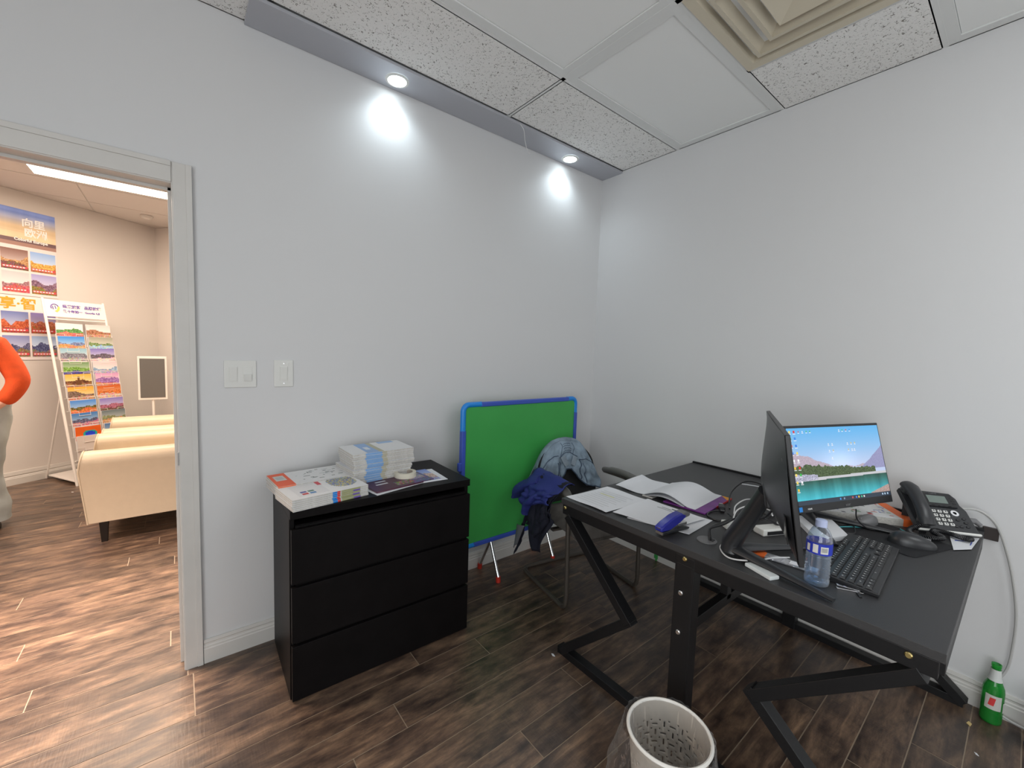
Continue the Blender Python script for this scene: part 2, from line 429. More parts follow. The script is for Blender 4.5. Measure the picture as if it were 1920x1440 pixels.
obj('casing', casing(DR+.001, .065, 1, 0, -1), trim_m, dj, bevel=.0015)
obj('casing', casing(DL-.001, .065, -1, 0, -1), trim_m, dj, bevel=.0015)
b = MB()
for dz, hh, th in ((0, .083, .010), (.004, .06, .014), (.063, .02, .018)):
    b.box(((DL+DR)/2, -th/2, DT+.001+dz+hh/2), (DR-DL+.002, th, hh))
obj('casing', b, trim_m, dj, bevel=.0015)
b = MB(); b.box((DR-.001, -.002, .93), (.004, .02, .055)); obj('strike_plate', b, steel, dj)

# ---- baseboards: stepped profile swept along each wall
def baseboard(name, p0, p1, nrm, mat=trim_m, h=.11):
    prof = [(0, 0), (.014, 0), (.014, .068), (.0115, .072), (.0115, .080), (.008, .085), (.0075, .092), (.011, .097), (.0085, h), (0, h)]
    b = MB(); p0, p1, nrm = Vector(p0), Vector(p1), Vector(nrm)
    A = [b.V(p0+nrm*d+Vector((0, 0, z))) for d, z in prof]; B = [b.V(p1+nrm*d+Vector((0, 0, z))) for d, z in prof]
    n = len(prof)
    for j in range(n): b.F((A[j], A[(j+1) % n], B[(j+1) % n], B[j]))
    b.F(A); b.F(B[::-1]); o = struct(obj(name, b, mat)); return o
baseboard('baseboard_back', (DR+.068, 0, 0), (-.016, 0, 0), (0, -1, 0))
baseboard('baseboard_right', (0, 0, 0), (0, -4.4, 0), (-1, 0, 0))
baseboard('baseboard_showroom', W0-U*4.0, CR-U*.02, -NN, h=.13)
baseboard('baseboard_showroom_right', CR, CR-NN*5, -U, h=.13)

# ---- ceiling: backing slab, tee bars, single tiles
ce = struct(obj('ceiling', MB().box((-3.2, .6, H+.045), (7.6, 10.2, .04)), panel_m))
GX, GY = [-4.723+1.22*k for k in range(0, 4)], None
GX = [-4.6, -3.503, -2.283, -1.063, 0.0]
GYs = [-.622-.61*k for k in range(0, 7)]
def tile(x0, x1, y0, y1, kind):
    g = .0045; wd, dp = x1-x0-2*g, abs(y1-y0)-2*g; cx, cy = (x0+x1)/2, (y0+y1)/2
    if kind == 'fissured':
        b = MB(); b.box((0, 0, .012), (wd, dp, .016)); return obj('ceiling_tile', b, tile_m, ce, loc=(cx, cy, H-.004), bevel=.002, seg=1)
    b = MB(); b.box((0, 0, .016), (wd-.09, dp-.09, .010))
    fr = MB()
    for s_ in (-1, 1):
        fr.box((0, s_*(dp/2-.022), .013), (wd, .044, .016)); fr.box((s_*(wd/2-.022), 0, .013), (.044, dp-.088, .016))
    o = obj('ceiling_panel', b, panel_m, ce, loc=(cx, cy, H-.004), bevel=.001, seg=1); o['label'] = 'smooth white flat panel'
    obj('panel_frame', fr, tbar_m, o)
    return o
STRIPW = .19
for i in range(4):
    x0, x1 = GX[i], GX[i+1]
    if i < 2: tile(x0, x1, 0, -.622, 'fissured')
    else: tile(x0, x1, -STRIPW, -.622, 'fissured')
    for k in range(6):
        y0, y1 = GYs[k], max(GYs[k+1], -4.4)
        if i == 3 and k == 1:
            tile(-.452, 0, y0, y1, 'fissured')
        else:
            smooth_ = (i, k) in ((3, 0), (2, 0), (3, 2), (1, 1), (3, 4), (2, 4))
            tile(x0, x1, y0, y1, 'smooth' if smooth_ else 'fissured')
tb = MB()
def tee(x0, y0, x1, y1):
    if x0 == x1: tb.box((x0, (y0+y1)/2, H+.003), (.022, abs(y1-y0), .006))
    else: tb.box(((x0+x1)/2, y0, H+.003), (abs(x1-x0), .022, .006))
for y in GYs[:-1]: tee(-4.6, y, 0, y)
for x in GX[1:-1]: tee(x, 0, x, -4.4)
tee(-.455, GYs[1], -.455, GYs[2])
to = obj('tee_bar', tb, tbar_m, ce); to['kind'] = 'stuff'
# showroom ceiling skin
sk = MB()
for i in range(3):
    for j in range(8):
        sk.box((-6.29+i*1.22+.0, .45+.61*j, H+.012), (1.208, .598, .02))
        sk.box((-6.29+(i+3)*1.22+.0, .45+.61*j, H+.012), (1.208, .598, .02))
so = obj('ceiling_tile', sk, cream_wall, ce); so['kind'] = 'stuff'
sb = MB(); sb.box((-3.3, 2.6, H+.014), (7.3, 4.98, .012)); obj('ceiling_backing', sb, trim_m, ce)

# ---- square diffuser vent
vt = thing('ceiling_vent', 'square beige air diffuser with nested pyramid cones in the ceiling', 'vent', (-.757, -1.537, H))
def sqring(b, r0, z0, r1, z1, th=.002):
    for k in range(4):
        M3 = Matrix.Rotation(PI/2*k, 3, 'Z')
        q = [M3@Vector(v) for v in ((-r0, -r0, z0), (r0, -r0, z0), (r1, -r1, z1), (-r1, -r1, z1))]
        q2 = [v+Vector((0, 0, th)) for v in q]
        i = [b.V(v) for v in q]; j = [b.V(v) for v in q2]
        b.F(i); b.F(j[::-1]); b.F((i[0], i[1], j[1], j[0])); b.F((i[2], i[3], j[3], j[2]))
b = MB(); sqring(b, .298, -.004, .262, .0); sqring(b, .262, .0, .245, .05); obj('outer_frame', b, vent_m, vt)
for r0, r1, z0, z1 in ((.225, .165, -.006, .05), (.152, .10, -.008, .045)):
    b = MB(); sqring(b, r0, z0, r1, z1); sqring(b, r0+.004, z0-.002, r0-.012, z0-.002); obj('diffuser_cone', b, vent_m, vt)
b = MB(); i = [b.V(v) for v in ((-.10, -.10, -.006), (.10, -.10, -.006), (.10, .10, -.006), (-.10, .10, -.006), (0, 0, .035), )]
for k in range(4): b.F((i[k], i[(k+1) % 4], i[4]))
obj('centre_pyramid', b, vent_m, vt)
b = MB(); b.box((0, 0, .058), (.56, .56, .004)); obj('duct_plate', b, grey_pl, vt)

# ---- metal light strip with two downlights
ls = thing('light_strip', 'long grey metal strip fixed along the ceiling above the door wall', 'light fixture', (-1.165, -.095, H-.009))
b = MB(); b.box((0, 0, 0), (2.33, STRIPW-.005, .014)); obj('strip_plate', b, alu_m, ls, bevel=.001)
for xx, lb in ((-1.693, 'round white downlight in the metal strip, nearer the doorway'), (-.449, 'round white downlight in the metal strip, beside the room corner')):
    dl = thing('downlight', lb, 'lamp', (xx, -.088, H-.017), 0, 'downlights in the metal strip')
    b = MB(); b.lathe([(.058, 0), (.058, -.003), (.046, -.006), (.044, -.002)], n=32, cap0=False, cap1=False); obj('trim_ring', b, white_p, dl, smooth=True)
    b = MB(); b.lathe([(.045, -.0025), (.045, -.001)], n=32); obj('lens', b, lampglass, dl)
    d = bpy.data.lights.new('downlight_lamp', 'SPOT'); d.energy = 6.5; d.spot_size = math.radians(140); d.spot_blend = 1.; d.shadow_soft_size = .04; d.color = (.80, .93, 1)
    o = bpy.data.objects.new('downlight_lamp', d); C.objects.link(o); o.parent = dl; o.location = (0, 0, -.02)
wc = MB(); wc.tube(smooth_path([(-.985, -.185, H-.004), (-.95, -.19, H-.04), (-.92, -.17, H-.09), (-.885, -.16, H-.135), (-.875, -.168, H-.14)]), .0018, 6)
tag(obj('loose_wire', wc, cablew, smooth=True), 'thin loose white wire dangling below the metal ceiling strip', 'wire')

# ---- switches
def switch(name, x0, x1, z0, z1, label, dbl):
    t = thing(name, label, 'light switch', ((x0+x1)/2, 0, (z0+z1)/2)); W_, H_ = x1-x0, z1-z0
    b = MB(); b.box((0, -.003, 0), (W_, .006, H_)); obj('wall_plate', b, white_p, t, bevel=.0025)
    for sx in ((-.027, .027) if dbl else (0,)):
        b = MB(); b.box((sx, -.0065, 0), (.034, .002, .068)); obj('insert', b, white_p, t, bevel=.0006)
        b = MB()
        if dbl and sx > 0: b.box((sx, -.0095, -.016), (.029, .006, .03), Matrix.Rotation(.12, 3, 'X'))
        else: b.box((sx, -.008, 0), (.029, .004, .06), Matrix.Rotation(.05, 3, 'X'))
        obj('rocker', b, white_p, t, bevel=.001)
    for sz in ((-1, 1)):
        if dbl: continue
        b = MB(); b.lathe([(.0032, 0), (.0032, .0012)], n=10); me = b.mesh('screw', steel); me.transform(Matrix.Translation((0, -.006, sz*.046)) @ Matrix.Rotation(PI/2, 4, 'X')); obj('screw', me, steel, t)
switch('light_switch', -2.424, -2.304, 1.220, 1.339, 'wide double light switch plate nearest the door casing', True)
switch('light_switch', -2.234, -2.154, 1.219, 1.343, 'narrow single rocker switch right of the double plate', False)
b = MB(); b.box((-.0155, -.651, .045), (.002, .028, .05)); b.box((-.02, -.656, .022), (.003, .012, .03))
tag(obj('tape_scrap', b, green_tag), 'small scrap of green tape on the baseboard of the right wall', 'tape')

# =================================================================== CHEST OF DRAWERS
CHX, CHY, CHR = -2.2579, -.4625, -.0256
ch = thing('chest_of_drawers', 'black-brown three-drawer chest against the door wall', 'chest of drawers', (CHX, CHY, 0), CHR)
CW, CD, CHh = .80, .435, .78
for sx_ in (.009, CW-.009):
    b = MB(); b.box((sx_, CD/2+.01, .3735), (.018, CD-.02, .747)); obj('side_panel', b, black_wood_side, ch, bevel=.001)
b = MB(); b.box((CW/2, CD/2, CHh-.0165), (CW, CD, .033)); obj('top', b, black_wood, ch, bevel=.001)
b = MB(); b.box((CW/2, CD-.006, .38), (CW-.036, .008, .74)); obj('back_panel', b, black_wood, ch)
b = MB(); b.box((CW/2, .03, .03), (CW-.036, .018, .06)); obj('plinth', b, black_wood, ch)
for k in range(3):
    z0 = .012+k*.239; hh = .225 if k < 2 else .218
    d = MB(); d.box((CW/2, .001, z0+hh/2), (CW-.006, .018, hh)); d.box((CW/2, .012, z0+hh+.003), (CW-.04, .006, .008))
    dr = obj('drawer', d, black_wood, ch, bevel=.0012)
    g = MB(); g.box((CW/2, .04, z0+hh+.006), (CW-.04, .05, .008)); obj('finger_rail', g, black_wood, dr)

# =================================================================== DESK
DZ = .75
X0, X1, Y0, Y1 = -1.205, -.012, -.868, -2.112
dk = thing('office_desk', 'large black desk on angled steel legs against the right wall', 'desk', (X0, Y1, 0))
def dloc(v): return Vector(v)-Vector((X0, Y1, 0))
def dmb():
    b = MB(); b.xf = Matrix.Translation((-X0, -Y1, 0)); return b
b = dmb(); b.box(((X0+X1)/2, (Y0+Y1)/2, DZ-.0125), (X1-X0, Y0-Y1, .025)); obj('desktop', b, desk_m, dk, bevel=.0015)
b = dmb(); b.box((X1-.004, -1.49, DZ+.004), (.014, 1.24, .010)); obj('back_rim', b, metal_k, dk, bevel=.001)
ap = .045
def beam(a_, b_, wd=.03, ht=.04, upv=(0, 0, 1), name='beam'):
    q = dmb(); q.bar(a_, b_, wd, ht, upv); return obj(name, q, metal_k, dk, bevel=.002)
zt = DZ-.025-ap/2
for x in (X0+.016, X1-.016): beam((x, Y0-.01, zt), (x, Y1+.01, zt), .03, ap)
for y in (Y0-.016, -1.47, -1.53, Y1+.016): beam((X0+.03, y, zt), (X1-.03, y, zt), .03, ap)
BW = .05
for x in (X0+.025, X1-.035):
    beam((x, Y0-.035, DZ-.075), (x, -1.255, .345), BW, .036, name='angled_leg')
    beam((x, -1.262, .362), (x, Y0-.03, .02), BW-.005, .036, name='angled_leg')
    beam((x, Y1+.035, DZ-.075), (x, -1.71, .365), BW, .036, name='angled_leg')
    beam((x, -1.70, .382), (x, Y1+.0, .02), BW-.005, .036, name='angled_leg')
    beam((x, Y0-.01, .019), (x, Y1, .019), BW-.009, .036, name='foot_rail')
b = dmb(); b.box((X0+.025, -1.475, (DZ-.03)/2), (.05, .07, DZ-.03)); b.box((X0+.001, -1.475, .36), (.003, .058, .66)); obj('centre_leg', b, metal_k, dk, bevel=.003)
b = dmb(); b.box((X1-.035, -1.475, (DZ-.03)/2), (.05, .06, DZ-.03)); obj('centre_leg', b, metal_k, dk, bevel=.003)
beam((X0+.05, -1.475, .45), (X1-.06, -1.475, .45), .03, .04, name='cross_rail')
beam((X1-.05, -1.0, .45), (X1-.05, -2.0, .45), .03, .04, name='cross_rail')
b = dmb(); b.box((-.86, -1.475, .57), (.035, .03, .24)); obj('brace', b, metal_k, dk, bevel=.002)
def bolt(x, y, z, mt, r=.008):
    q = MB(); q.lathe([(r, 0), (r, .003), (r*.7, .006)], n=14); me = q.mesh('bolt', mt)
    me.transform(Matrix.Translation(dloc((x, y, z))) @ Matrix.Rotation(-PI/2, 4, 'Y')); obj('bolt', me, mt, dk)
for y in (-.895, -1.475, -2.05): bolt(X0+.0, y, DZ-.038, brass)
for z in (.585, .44): bolt(X0-.001, -1.468, z, steel, .009)
b = dmb(); b.lathe([(.034, 0), (.034, .003), (.030, .004), (.028, .0035)], (-1.078, -1.487, DZ), 28); g = obj('grommet', b, grey_pl, dk, smooth=True)
g['label'] = 'round grey cable grommet'
b = dmb(); b.box((-1.068, -1.50, DZ+.0045), (.02, .016, .002)); obj('cable_hole', b, blk, g)

# ------------------------------------------------------------------ papers on the desk
def quad_sheet(name, corners, z, label, mats=None, curl=0., n=10, th=.0012, cat='paper', mound=None, group=None, prn=None):
    """corners in order; bilinear sheet with a little thickness and waviness"""
    c = [Vector((*q, z)) for q in corners]; cen = sum(c, Vector())/4
    t = thing(name, label, cat, cen, group=group)
    sd = rnd.random()*9
    def fn(u, v):
        p_ = (c[0]*(1-u)+c[1]*u)*(1-v)+(c[3]*(1-u)+c[2]*u)*v-cen
        e = max(abs(u-.5), abs(v-.5))*2
        p_.z += curl*(max(0, e-.6)*2.5)**2*(.5+.5*math.sin(sd+u*5+v*3))
        if mound: p_.z += mound(u, v)
        return p_
    b = MB(); b.grid(fn, n, n); b.grid(lambda u, v: fn(u, v)-Vector((0, 0, th)), n, n)
    E = [fn(i/n, 0) for i in range(n+1)]+[fn(1, i/n) for i in range(1, n+1)]+[fn(1-i/n, 1) for i in range(1, n+1)]+[fn(0, 1-i/n) for i in range(1, n)]
    I = [b.V(e_) for e_ in E]; J = [b.V(e_-Vector((0, 0, th))) for e_ in E]
    for k in range(len(I)): b.F((I[k], I[(k+1) % len(I)], J[(k+1) % len(I)], J[k]))
    obj('sheet', b, mats or paper, t, smooth=True, fixn=False)
    if prn:
        for kind, mt, rects in prn:
            q = MB()
            for (u0, u1, v0, v1) in rects:
                nn_ = max(1, int((u1-u0)*12))
                q.grid(lambda s_, r_: fn(u0+(u1-u0)*s_, v0+(v1-v0)*r_)+Vector((0, 0, .0006)), nn_, 1)
            obj(kind, q, mt, t, fixn=False)
    return t
def lines(u0, u1, v0, v1, k, h=.008, jag=.25):
    return [(u0, u1-(u1-u0)*jag*rnd.random(), v0+(v1-v0)*i/(k-1), v0+(v1-v0)*i/(k-1)+h) for i in range(k)]
quad_sheet('paper_sheet', [(-1.178, -.872), (-1.185, -1.109), (-.893, -1.118), (-.905, -.893)], DZ+.0026, 'printed paper with a faint yellow highlighted line at the desk corner by the jackets', curl=.006,
           prn=[('print_lines', ink, lines(.12, .85, .15, .8, 9, .006)), ('highlight_line', hil, [(.2, .55, .62, .65)])])
quad_sheet('paper_sheet', [(-.862, -.912), (-.84, -1.06), (-.60, -1.10), (-.598, -.885)], DZ+.003, 'white folded sheets lying left of the open booklet, nearest the chair arm', curl=.008,
           mound=lambda u, v: .012*math.exp(-((u-.0)/.2)**2)*(.4+.6*v))
# sheet with the removed code: only its text lines
quad_sheet('paper_sheet', [(-1.16, -1.125), (-1.115, -1.36), (-.90, -1.39), (-.88, -1.11)], DZ+.0045, 'white notice sheet with a heading, lying under the blue stapler', curl=.004,
           prn=[('print_lines', inkdark, [(.35, .52, .86, .875), (.30, .66, .80, .812)]), ('heading', inkdark, [(.50, .60, .90, .93)])])
quad_sheet('paper_sheet', [(-1.15, -1.19), (-1.09, -1.425), (-.875, -1.41), (-.90, -1.17)], DZ+.002, 'plain white sheet poking out beneath the notice sheet beside the grommet', curl=.002)
# open booklet
bk = thing('booklet', 'open booklet with curved white pages and a purple and red cover', 'booklet', (-.70, -1.19, DZ))
bk.rotation_euler = (0, 0, math.radians(4))
def page(y0, y1, x0, x1, h, base):
    b = MB()
    def fn(u, v):
        return (x0+(x1-x0)*u, y0+(y1-y0)*v, base+h*math.sin(PI*min(1, v*1.15))**1.2*(1-.15*u))
    b.grid(fn, 8, 16); b.grid(lambda u, v: Vector(fn(u, v))-Vector((0, 0, .002)), 8, 16); return b
b = MB(); b.box((-.0, -.065, .004), (.30, .19, .006)); cv = obj('back_cover', b, plain('booklet_purple', (.22, .04, .30), .45, var=.4, bscale=90), bk, bevel=.001)
b = MB(); b.box((.06, -.1595, .0045), (.18, .002, .008)); obj('red_edge', b, red_ink, cv)
b = MB(); b.prism([(.10, -.158), (.149, -.158), (.149, -.115)], .007, .0076); obj('orange_corner', b, orange_ink, cv)
obj('open_page', page(.135, -.115, -.145, .15, .034, .008), paper, bk, smooth=True, fixn=False)
obj('open_page', page(.13, -.10, -.15, .145, .018, .006), paper, bk, smooth=True, fixn=False)
b = MB(); b.box((0, .11, .004), (.30, .05, .006)); obj('page_block', b, paperedge, bk)

# ------------------------------------------------------------------ stapler
st = thing('stapler', 'blue and grey stapler standing on the notice sheet', 'stapler', (-1.118, -1.372, DZ+.006), math.radians(-9))
b = MB(); b.prism([(-.075, 0), (.075, 0), (.078, .006), (.06, .011), (-.07, .011)], -.018, .018, 'y'); obj('base', b, blk_soft, st, bevel=.002)
b = MB(); b.prism([(-.078, .012), (-.03, .012), (.0, .022), (.03, .034), (.055, .048), (.056, .060), (.03, .068), (-.01, .060), (-.055, .042), (-.08, .028)], -.017, .017, 'y'); obj('top_arm', b, stapler_b, st, bevel=.005, smooth=True, seg=3)
b = MB(); b.prism([(.03, .038), (.052, .046), (.078, .050), (.080, .060), (.060, .070), (.034, .070)], -.0165, .0165, 'y'); obj('grey_cap', b, grey_pl, st, bevel=.004, smooth=True)
b = MB(); b.box((.045, 0, .022), (.05, .022, .012)); obj('anvil', b, steel, st, bevel=.002)
b = MB(); b.box((-.0785, 0, .024), (.002, .02, .003)); obj('staple_slot', b, steel, st)

# ------------------------------------------------------------------ monitors
def monitor(name, label, center, axis, tilt, apex, tips, screen, W_=.54, H_=.325, logo=None):
    ax = Vector((*axis, 0)).normalized(); back = Vector((-ax.y, ax.x, 0))   # screen faces -back
    t = thing(name, label, 'monitor', (apex[0], apex[1], DZ+.0005))
    upv = (Vector((0, 0, 1))*math.cos(tilt)+back*math.sin(tilt)).normalized(); bn = ax.cross(upv)*-1
    if bn.dot(back) < 0: bn = -bn
    org = Vector(center)-Vector((apex[0], apex[1], DZ+.0005))
    M_ = Matrix((ax, bn, upv)).transposed().to_4x4(); M_.translation = org       # x right (seen from front), y back, z up; origin bottom centre
    b = MB(); b.xf = M_; b.box((0, .006, H_/2), (W_, .012, H_)); obj('bezel', b, blk, t, bevel=.002)
    # bulged rear shell
    b = MB(); b.xf = M_
    def fn(u, v):
        x, z = (u-.5)*W_*.985, v*H_*.985+.003
        e = max(0, 1-abs(2*u-1)**3.0)*max(0, 1-abs(2*v-1)**3.0)
        low = .026*math.exp(-((v-.42)/.33)**2)*math.exp(-((u-.5)/.36)**2)
        return (x, .012+.022*e+low, z)
    b.grid(fn, 24, 18); obj('rear_shell', b, blk_soft, t, smooth=True, fixn=False)
    b = MB(); b.xf = M_; b.box((0, .045, .11), (.10, .03, .08)); obj('vesa_mount', b, blk_soft, t, bevel=.006)
    b = MB(); b.xf = M_; b.box((W_*-.36, .0275, .08), (.10, .002, .07), Matrix.Rotation(.0, 3, 'Z')); obj('rating_label', b, blk_gloss, t)
    b = MB(); b.xf = M_; b.box((-W_/2+.055, .018, H_-.09), (.035, .004, .05)); obj('sticker', b, grey_pl, t)
    if screen is not None:
        b = MB(); b.xf = M_; b.pic(screen, (-W_/2+.006, -.0006, .028), (W_-.012, 0, 0), (0, 0, H_-.038)); s_ = obj('screen', b, screen_m, t, fixn=False); s_['label'] = 'lit screen showing a lake and mountain desktop'
        text('acer', .016, grey_pl, t, M_ @ frame((0, -.0012, .0075), (1, 0, 0), (0, 0, 1)), align='CENTER', name='brand_lettering')
        b = MB(); b.xf = M_; b.box((-W_/2+.014, -.001, .014), (.017, .001, .017)); obj('blue_sticker', b, blue_c, t)
        text('HDMI', .009, white_ink, t, M_ @ frame((-W_/2+.05, -.0012, .010), (1, 0, 0), (0, 0, 1)), name='port_lettering')
    else:
        b = MB(); b.xf = M_; b.box((0, -.0006, H_/2+.009), (W_-.012, .0012, H_-.038)); obj('screen', b, blk_gloss, t)
    # stand: raked neck and two feet
    hub = M_ @ Vector((0, .05, .11))
    b = MB(); b.tube([(0, 0, .012), Vector((0, 0, .05))+back*.0, hub*.72+Vector((0, 0, .01)), hub], [.036, .032, .026, .024], 12); obj('neck', b, blk_soft, t, smooth=True)
    for tp in tips:
        e = Vector((tp[0], tp[1], 0))-Vector((apex[0], apex[1], 0)); e.z = .004
        b = MB(); P = [Vector((0, 0, .022)), e*.35+Vector((0, 0, .016)), e*.75+Vector((0, 0, .009)), e+Vector((0, 0, .004))]
        b.tube(P, [.030, .021, .014, .009], 10, flat=.6); obj('foot', b, blk_soft, t, smooth=True)
    return t
# --- desktop wallpaper
def srgb(c): c = np.asarray(c, float); return np.where(c <= .04045, c/12.92, ((c+.055)/1.055)**2.4)
def noise1(n, rs, oct=5, base=3):
    y = np.zeros(n); xs = np.linspace(0, 1, n)
    for o in range(oct):
        k = base*2**o; pts = rs.rand(k+1)-.5; y += np.interp(xs, np.linspace(0, 1, k+1), pts)*.5**o
    return y
def wallpaper(w_=220, h=124):
    rs = np.random.RandomState(4); im = np.zeros((h, w_, 3)); Y, X = np.mgrid[0:h, 0:w_]; v = Y/h; u = X/w_
    top = np.array([.36, .70, .93]); low = np.array([.74, .80, .93])
    im[:] = top+(low-top)*np.clip(v/.52, 0, 1)[..., None]
    sun = np.exp(-(((u-.5)/.18)**2+((v-.47)/.16)**2)); im += sun[..., None]*.10
    mt = .30+.24*np.clip(u/.5, 0, 1)+noise1(w_, rs, 5, 6)[None, :]*.05
    mk = (v > mt) & (v < .56); im[mk] = (np.array([.72, .66, .72])+(rs.rand(h, w_, 1)-.5)*.10)[mk]
    mr = .55-.26*np.clip((u-.74)/.26, 0, 1)+noise1(w_, rs, 5, 6)[None, :]*.03
    mk = (v > mr) & (v < .60) & (u > .72); im[mk] = (np.array([.58, .58, .74])+(rs.rand(h, w_, 1)-.5)*.06)[mk]
    ft = .50+.09*np.clip((u-.15)/.7, 0, 1)+noise1(w_, rs, 6, 30)[None, :]*.045
    fb = .665-.02*u
    mk = (v > ft) & (v < fb) & (u < .88); im[mk] = (np.array([.25, .33, .17])+(rs.rand(h, w_, 1)-.5)*.25)[mk]
    mk = (v >= fb) & (v < fb+.035); im[mk] = (.78, .78, .80)
    mk = v >= fb+.035; d = (v-.69)/.31
    lake = np.array([.10, .38, .36])[None, None]+np.array([.16, .42, .52])[None, None]*np.clip(d*1.1, 0, 1)[..., None]
    refl = np.clip(1-d*1.9, 0, 1)[..., None]*np.array([-.02, -.07, -.10])
    lake = lake+refl+(noise1(w_, rs, 6, 20)[None, :, None]*.10)
    im[mk] = lake[mk]
    # snowy rocks left, shore right
    mk = (u < .24) & (v > .60+.10*u) & (v < .71-.10*u); im[mk] = (np.array([.66, .66, .74])+(rs.rand(h, w_, 1)-.5)*.35)[mk]
    mk = (u > .78) & (v > .93-.42*(u-.78)) & (v < .97-.05*(1-u)); im[mk] = (np.array([.68, .58, .55])+(rs.rand(h, w_, 1)-.5)*.15)[mk]
    # icons
    def ic(cx, cy, c, s=2):
        im[int(cy*h)-s:int(cy*h)+s, int(cx*w_)-s:int(cx*w_)+s] = c
        im[int(cy*h)+s+1:int(cy*h)+s+2, int(cx*w_)-s-1:int(cx*w_)+s+1] = (.95, .95, .97)
    P_ = [(.95, .95, .97), (.9, .75, .2), (.85, .15, .15), (.15, .5, .9), (.2, .75, .3), (.95, .85, .4)]
    for r in range(9):
        for c in range(2 if r < 8 else 1):
            ic(.03+.045*c, .05+.095*r, P_[rs.randint(6)])
    for x, y in ((.12, .05), (.16, .05), (.2, .05), (.24, .05), (.55, .05), (.59, .05), (.63, .05), (.67, .05), (.41, .24), (.45, .24), (.62, .24), (.66, .24), (.70, .24), (.41, .33), (.45, .33), (.62, .33), (.66, .33), (.69, .33), (.43, .42)):
        ic(x, y, P_[rs.randint(2)] if y > .1 else P_[rs.randint(6)], 1)
    im[-7:] = (.13, .19, .26)
    for x, c in ((.43, (.2, .6, .9)), (.47, (.5, .6, .7)), (.56, (.8, .3, .3)), (.60, (.3, .5, .9)), (.63, (.95, .8, .3)), (.66, (.3, .8, .6)), (.69, (.9, .9, .9)), (.90, (.7, .8, .9)), (.93, (.7, .8, .9)), (.96, (.7, .8, .9))):
        im[-5:-2, int(x*w_):int(x*w_)+3] = c
    return srgb(np.clip(im, 0, 1))
monitor('computer_monitor', 'black monitor turned away, its back and edge facing the doorway side', (-1.157, -1.767, .916), (.913, .408), .16, (-1.108, -1.588), [(-1.174, -1.89), (-.84, -1.74)], None)
monitor('computer_monitor', 'monitor with a lit lake and mountain wallpaper, beside the desk phone', (-.546, -1.776, .853), (.942, -.335), .265, (-.49, -1.62), [(-.40, -1.91), (-.74, -1.79)], wallpaper())

# ------------------------------------------------------------------ keyboard
kb = thing('keyboard', 'black full-size computer keyboard in front of the monitors', 'keyboard', (-.815, -1.878, DZ), math.radians(3))
b = MB(); b.prism([(-.072, 0), (.072, 0), (.072, .022), (-.072, .012)], -.225, .225, 'x'); obj('case', b, blk, kb, bevel=.003)
def kz(y): return .0125+(y+.072)/.144*.010
kmesh = {}
def key(x, y, w_):
    k = round(w_, 3)
    if k not in kmesh:
        b = MB(); b.box((0, 0, .003), (k-.0035, .0150, .006), top=((k-.007)/(k-.0035), .78)); b.m = 1; b.box((-.002, .002, .0062), (.003, .004, .0004)); kmesh[k] = b.mesh('key', [key_m, legend_m])
    o = bpy.data.objects.new('key', kmesh[k]); C.objects.link(o); o.parent = kb; o.location = (x, y, kz(y)); o.rotation_euler = (.07, 0, 0)
u_ = .0188
rows = [[1, 0, 1, 1, 1, 1, .5, 1, 1, 1, 1, .5, 1, 1, 1, 1], [1]*13+[2], [1.5]+[1]*12+[1.5], [1.75]+[1]*11+[2.25], [2.25]+[1]*10+[2.75], [1.25]*3+[6.25]+[1.25]*4]
for r, row in enumerate(rows):
    y = .058-r*.0205-(.003 if r else -.002); x = -.218
    for kk, w_ in enumerate(row):
        if r == 0 and (kk in (1, 6, 11)): x += max(w_, .5)*u_; continue
        key(x+w_*u_/2, y, w_*u_); x += w_*u_
    xx = -.218+15.4*u_
    if r in (0, 1, 2):
        for k in range(3): key(xx+(k+.5)*u_, y, u_)
    if r == 4: key(xx+1.5*u_, y, u_)
    if r == 5:
        for k in range(3): key(xx+(k+.5)*u_, y, u_)
    xx = -.218+18.8*u_
    if r: 
        for k in range(4): key(xx+(k+.5)*u_, y, u_)

# ------------------------------------------------------------------ mats, mice
mp_ = MB(); mp_.xf = Matrix.Rotation(math.radians(-18), 4, 'Z'); mp_.prism(roundrect(.27, .24, .025), 0, .003)
tag(obj('mouse_pad', mp_, plain('mouse_mat_cloth', (.008, .008, .010), .85), loc=(-.445, -1.905, DZ), bevel=.0008), 'thin black mouse mat near the front right of the desk', 'mouse pad')
def mouse(label, loc, rz, mat, s=1.):
    t = thing('computer_mouse', label, 'mouse', loc, rz)
    b = MB()
    n, mr = 20, 10
    def fn(u, v):
        a = u*2*PI; r = math.sin(v*PI/2)
        x = .060*r*math.cos(a); y = .031*r*math.sin(a)*(1-.15*math.cos(a)); z = .038*math.cos(v*PI/2)**.75*(1-.25*(x/.06))*s
        return (x*s, y*s, z)
    b.grid(fn, n, mr); obj('shell', b, mat, t, smooth=True)
    b = MB(); b.box((.036*s, 0, .026*s), (.016, .005, .008)); obj('scroll_wheel', b, grey_pl, t, bevel=.002)
    return t
mouse('dark grey computer mouse on the black mouse mat', (-.475, -1.955, DZ+.0032), math.radians(-70), blk_soft, 1.15)
mouse('pale grey computer mouse behind the phone cord, left of the phone', (-.355, -1.80, DZ+.0032), math.radians(160), grey_pl, .9)

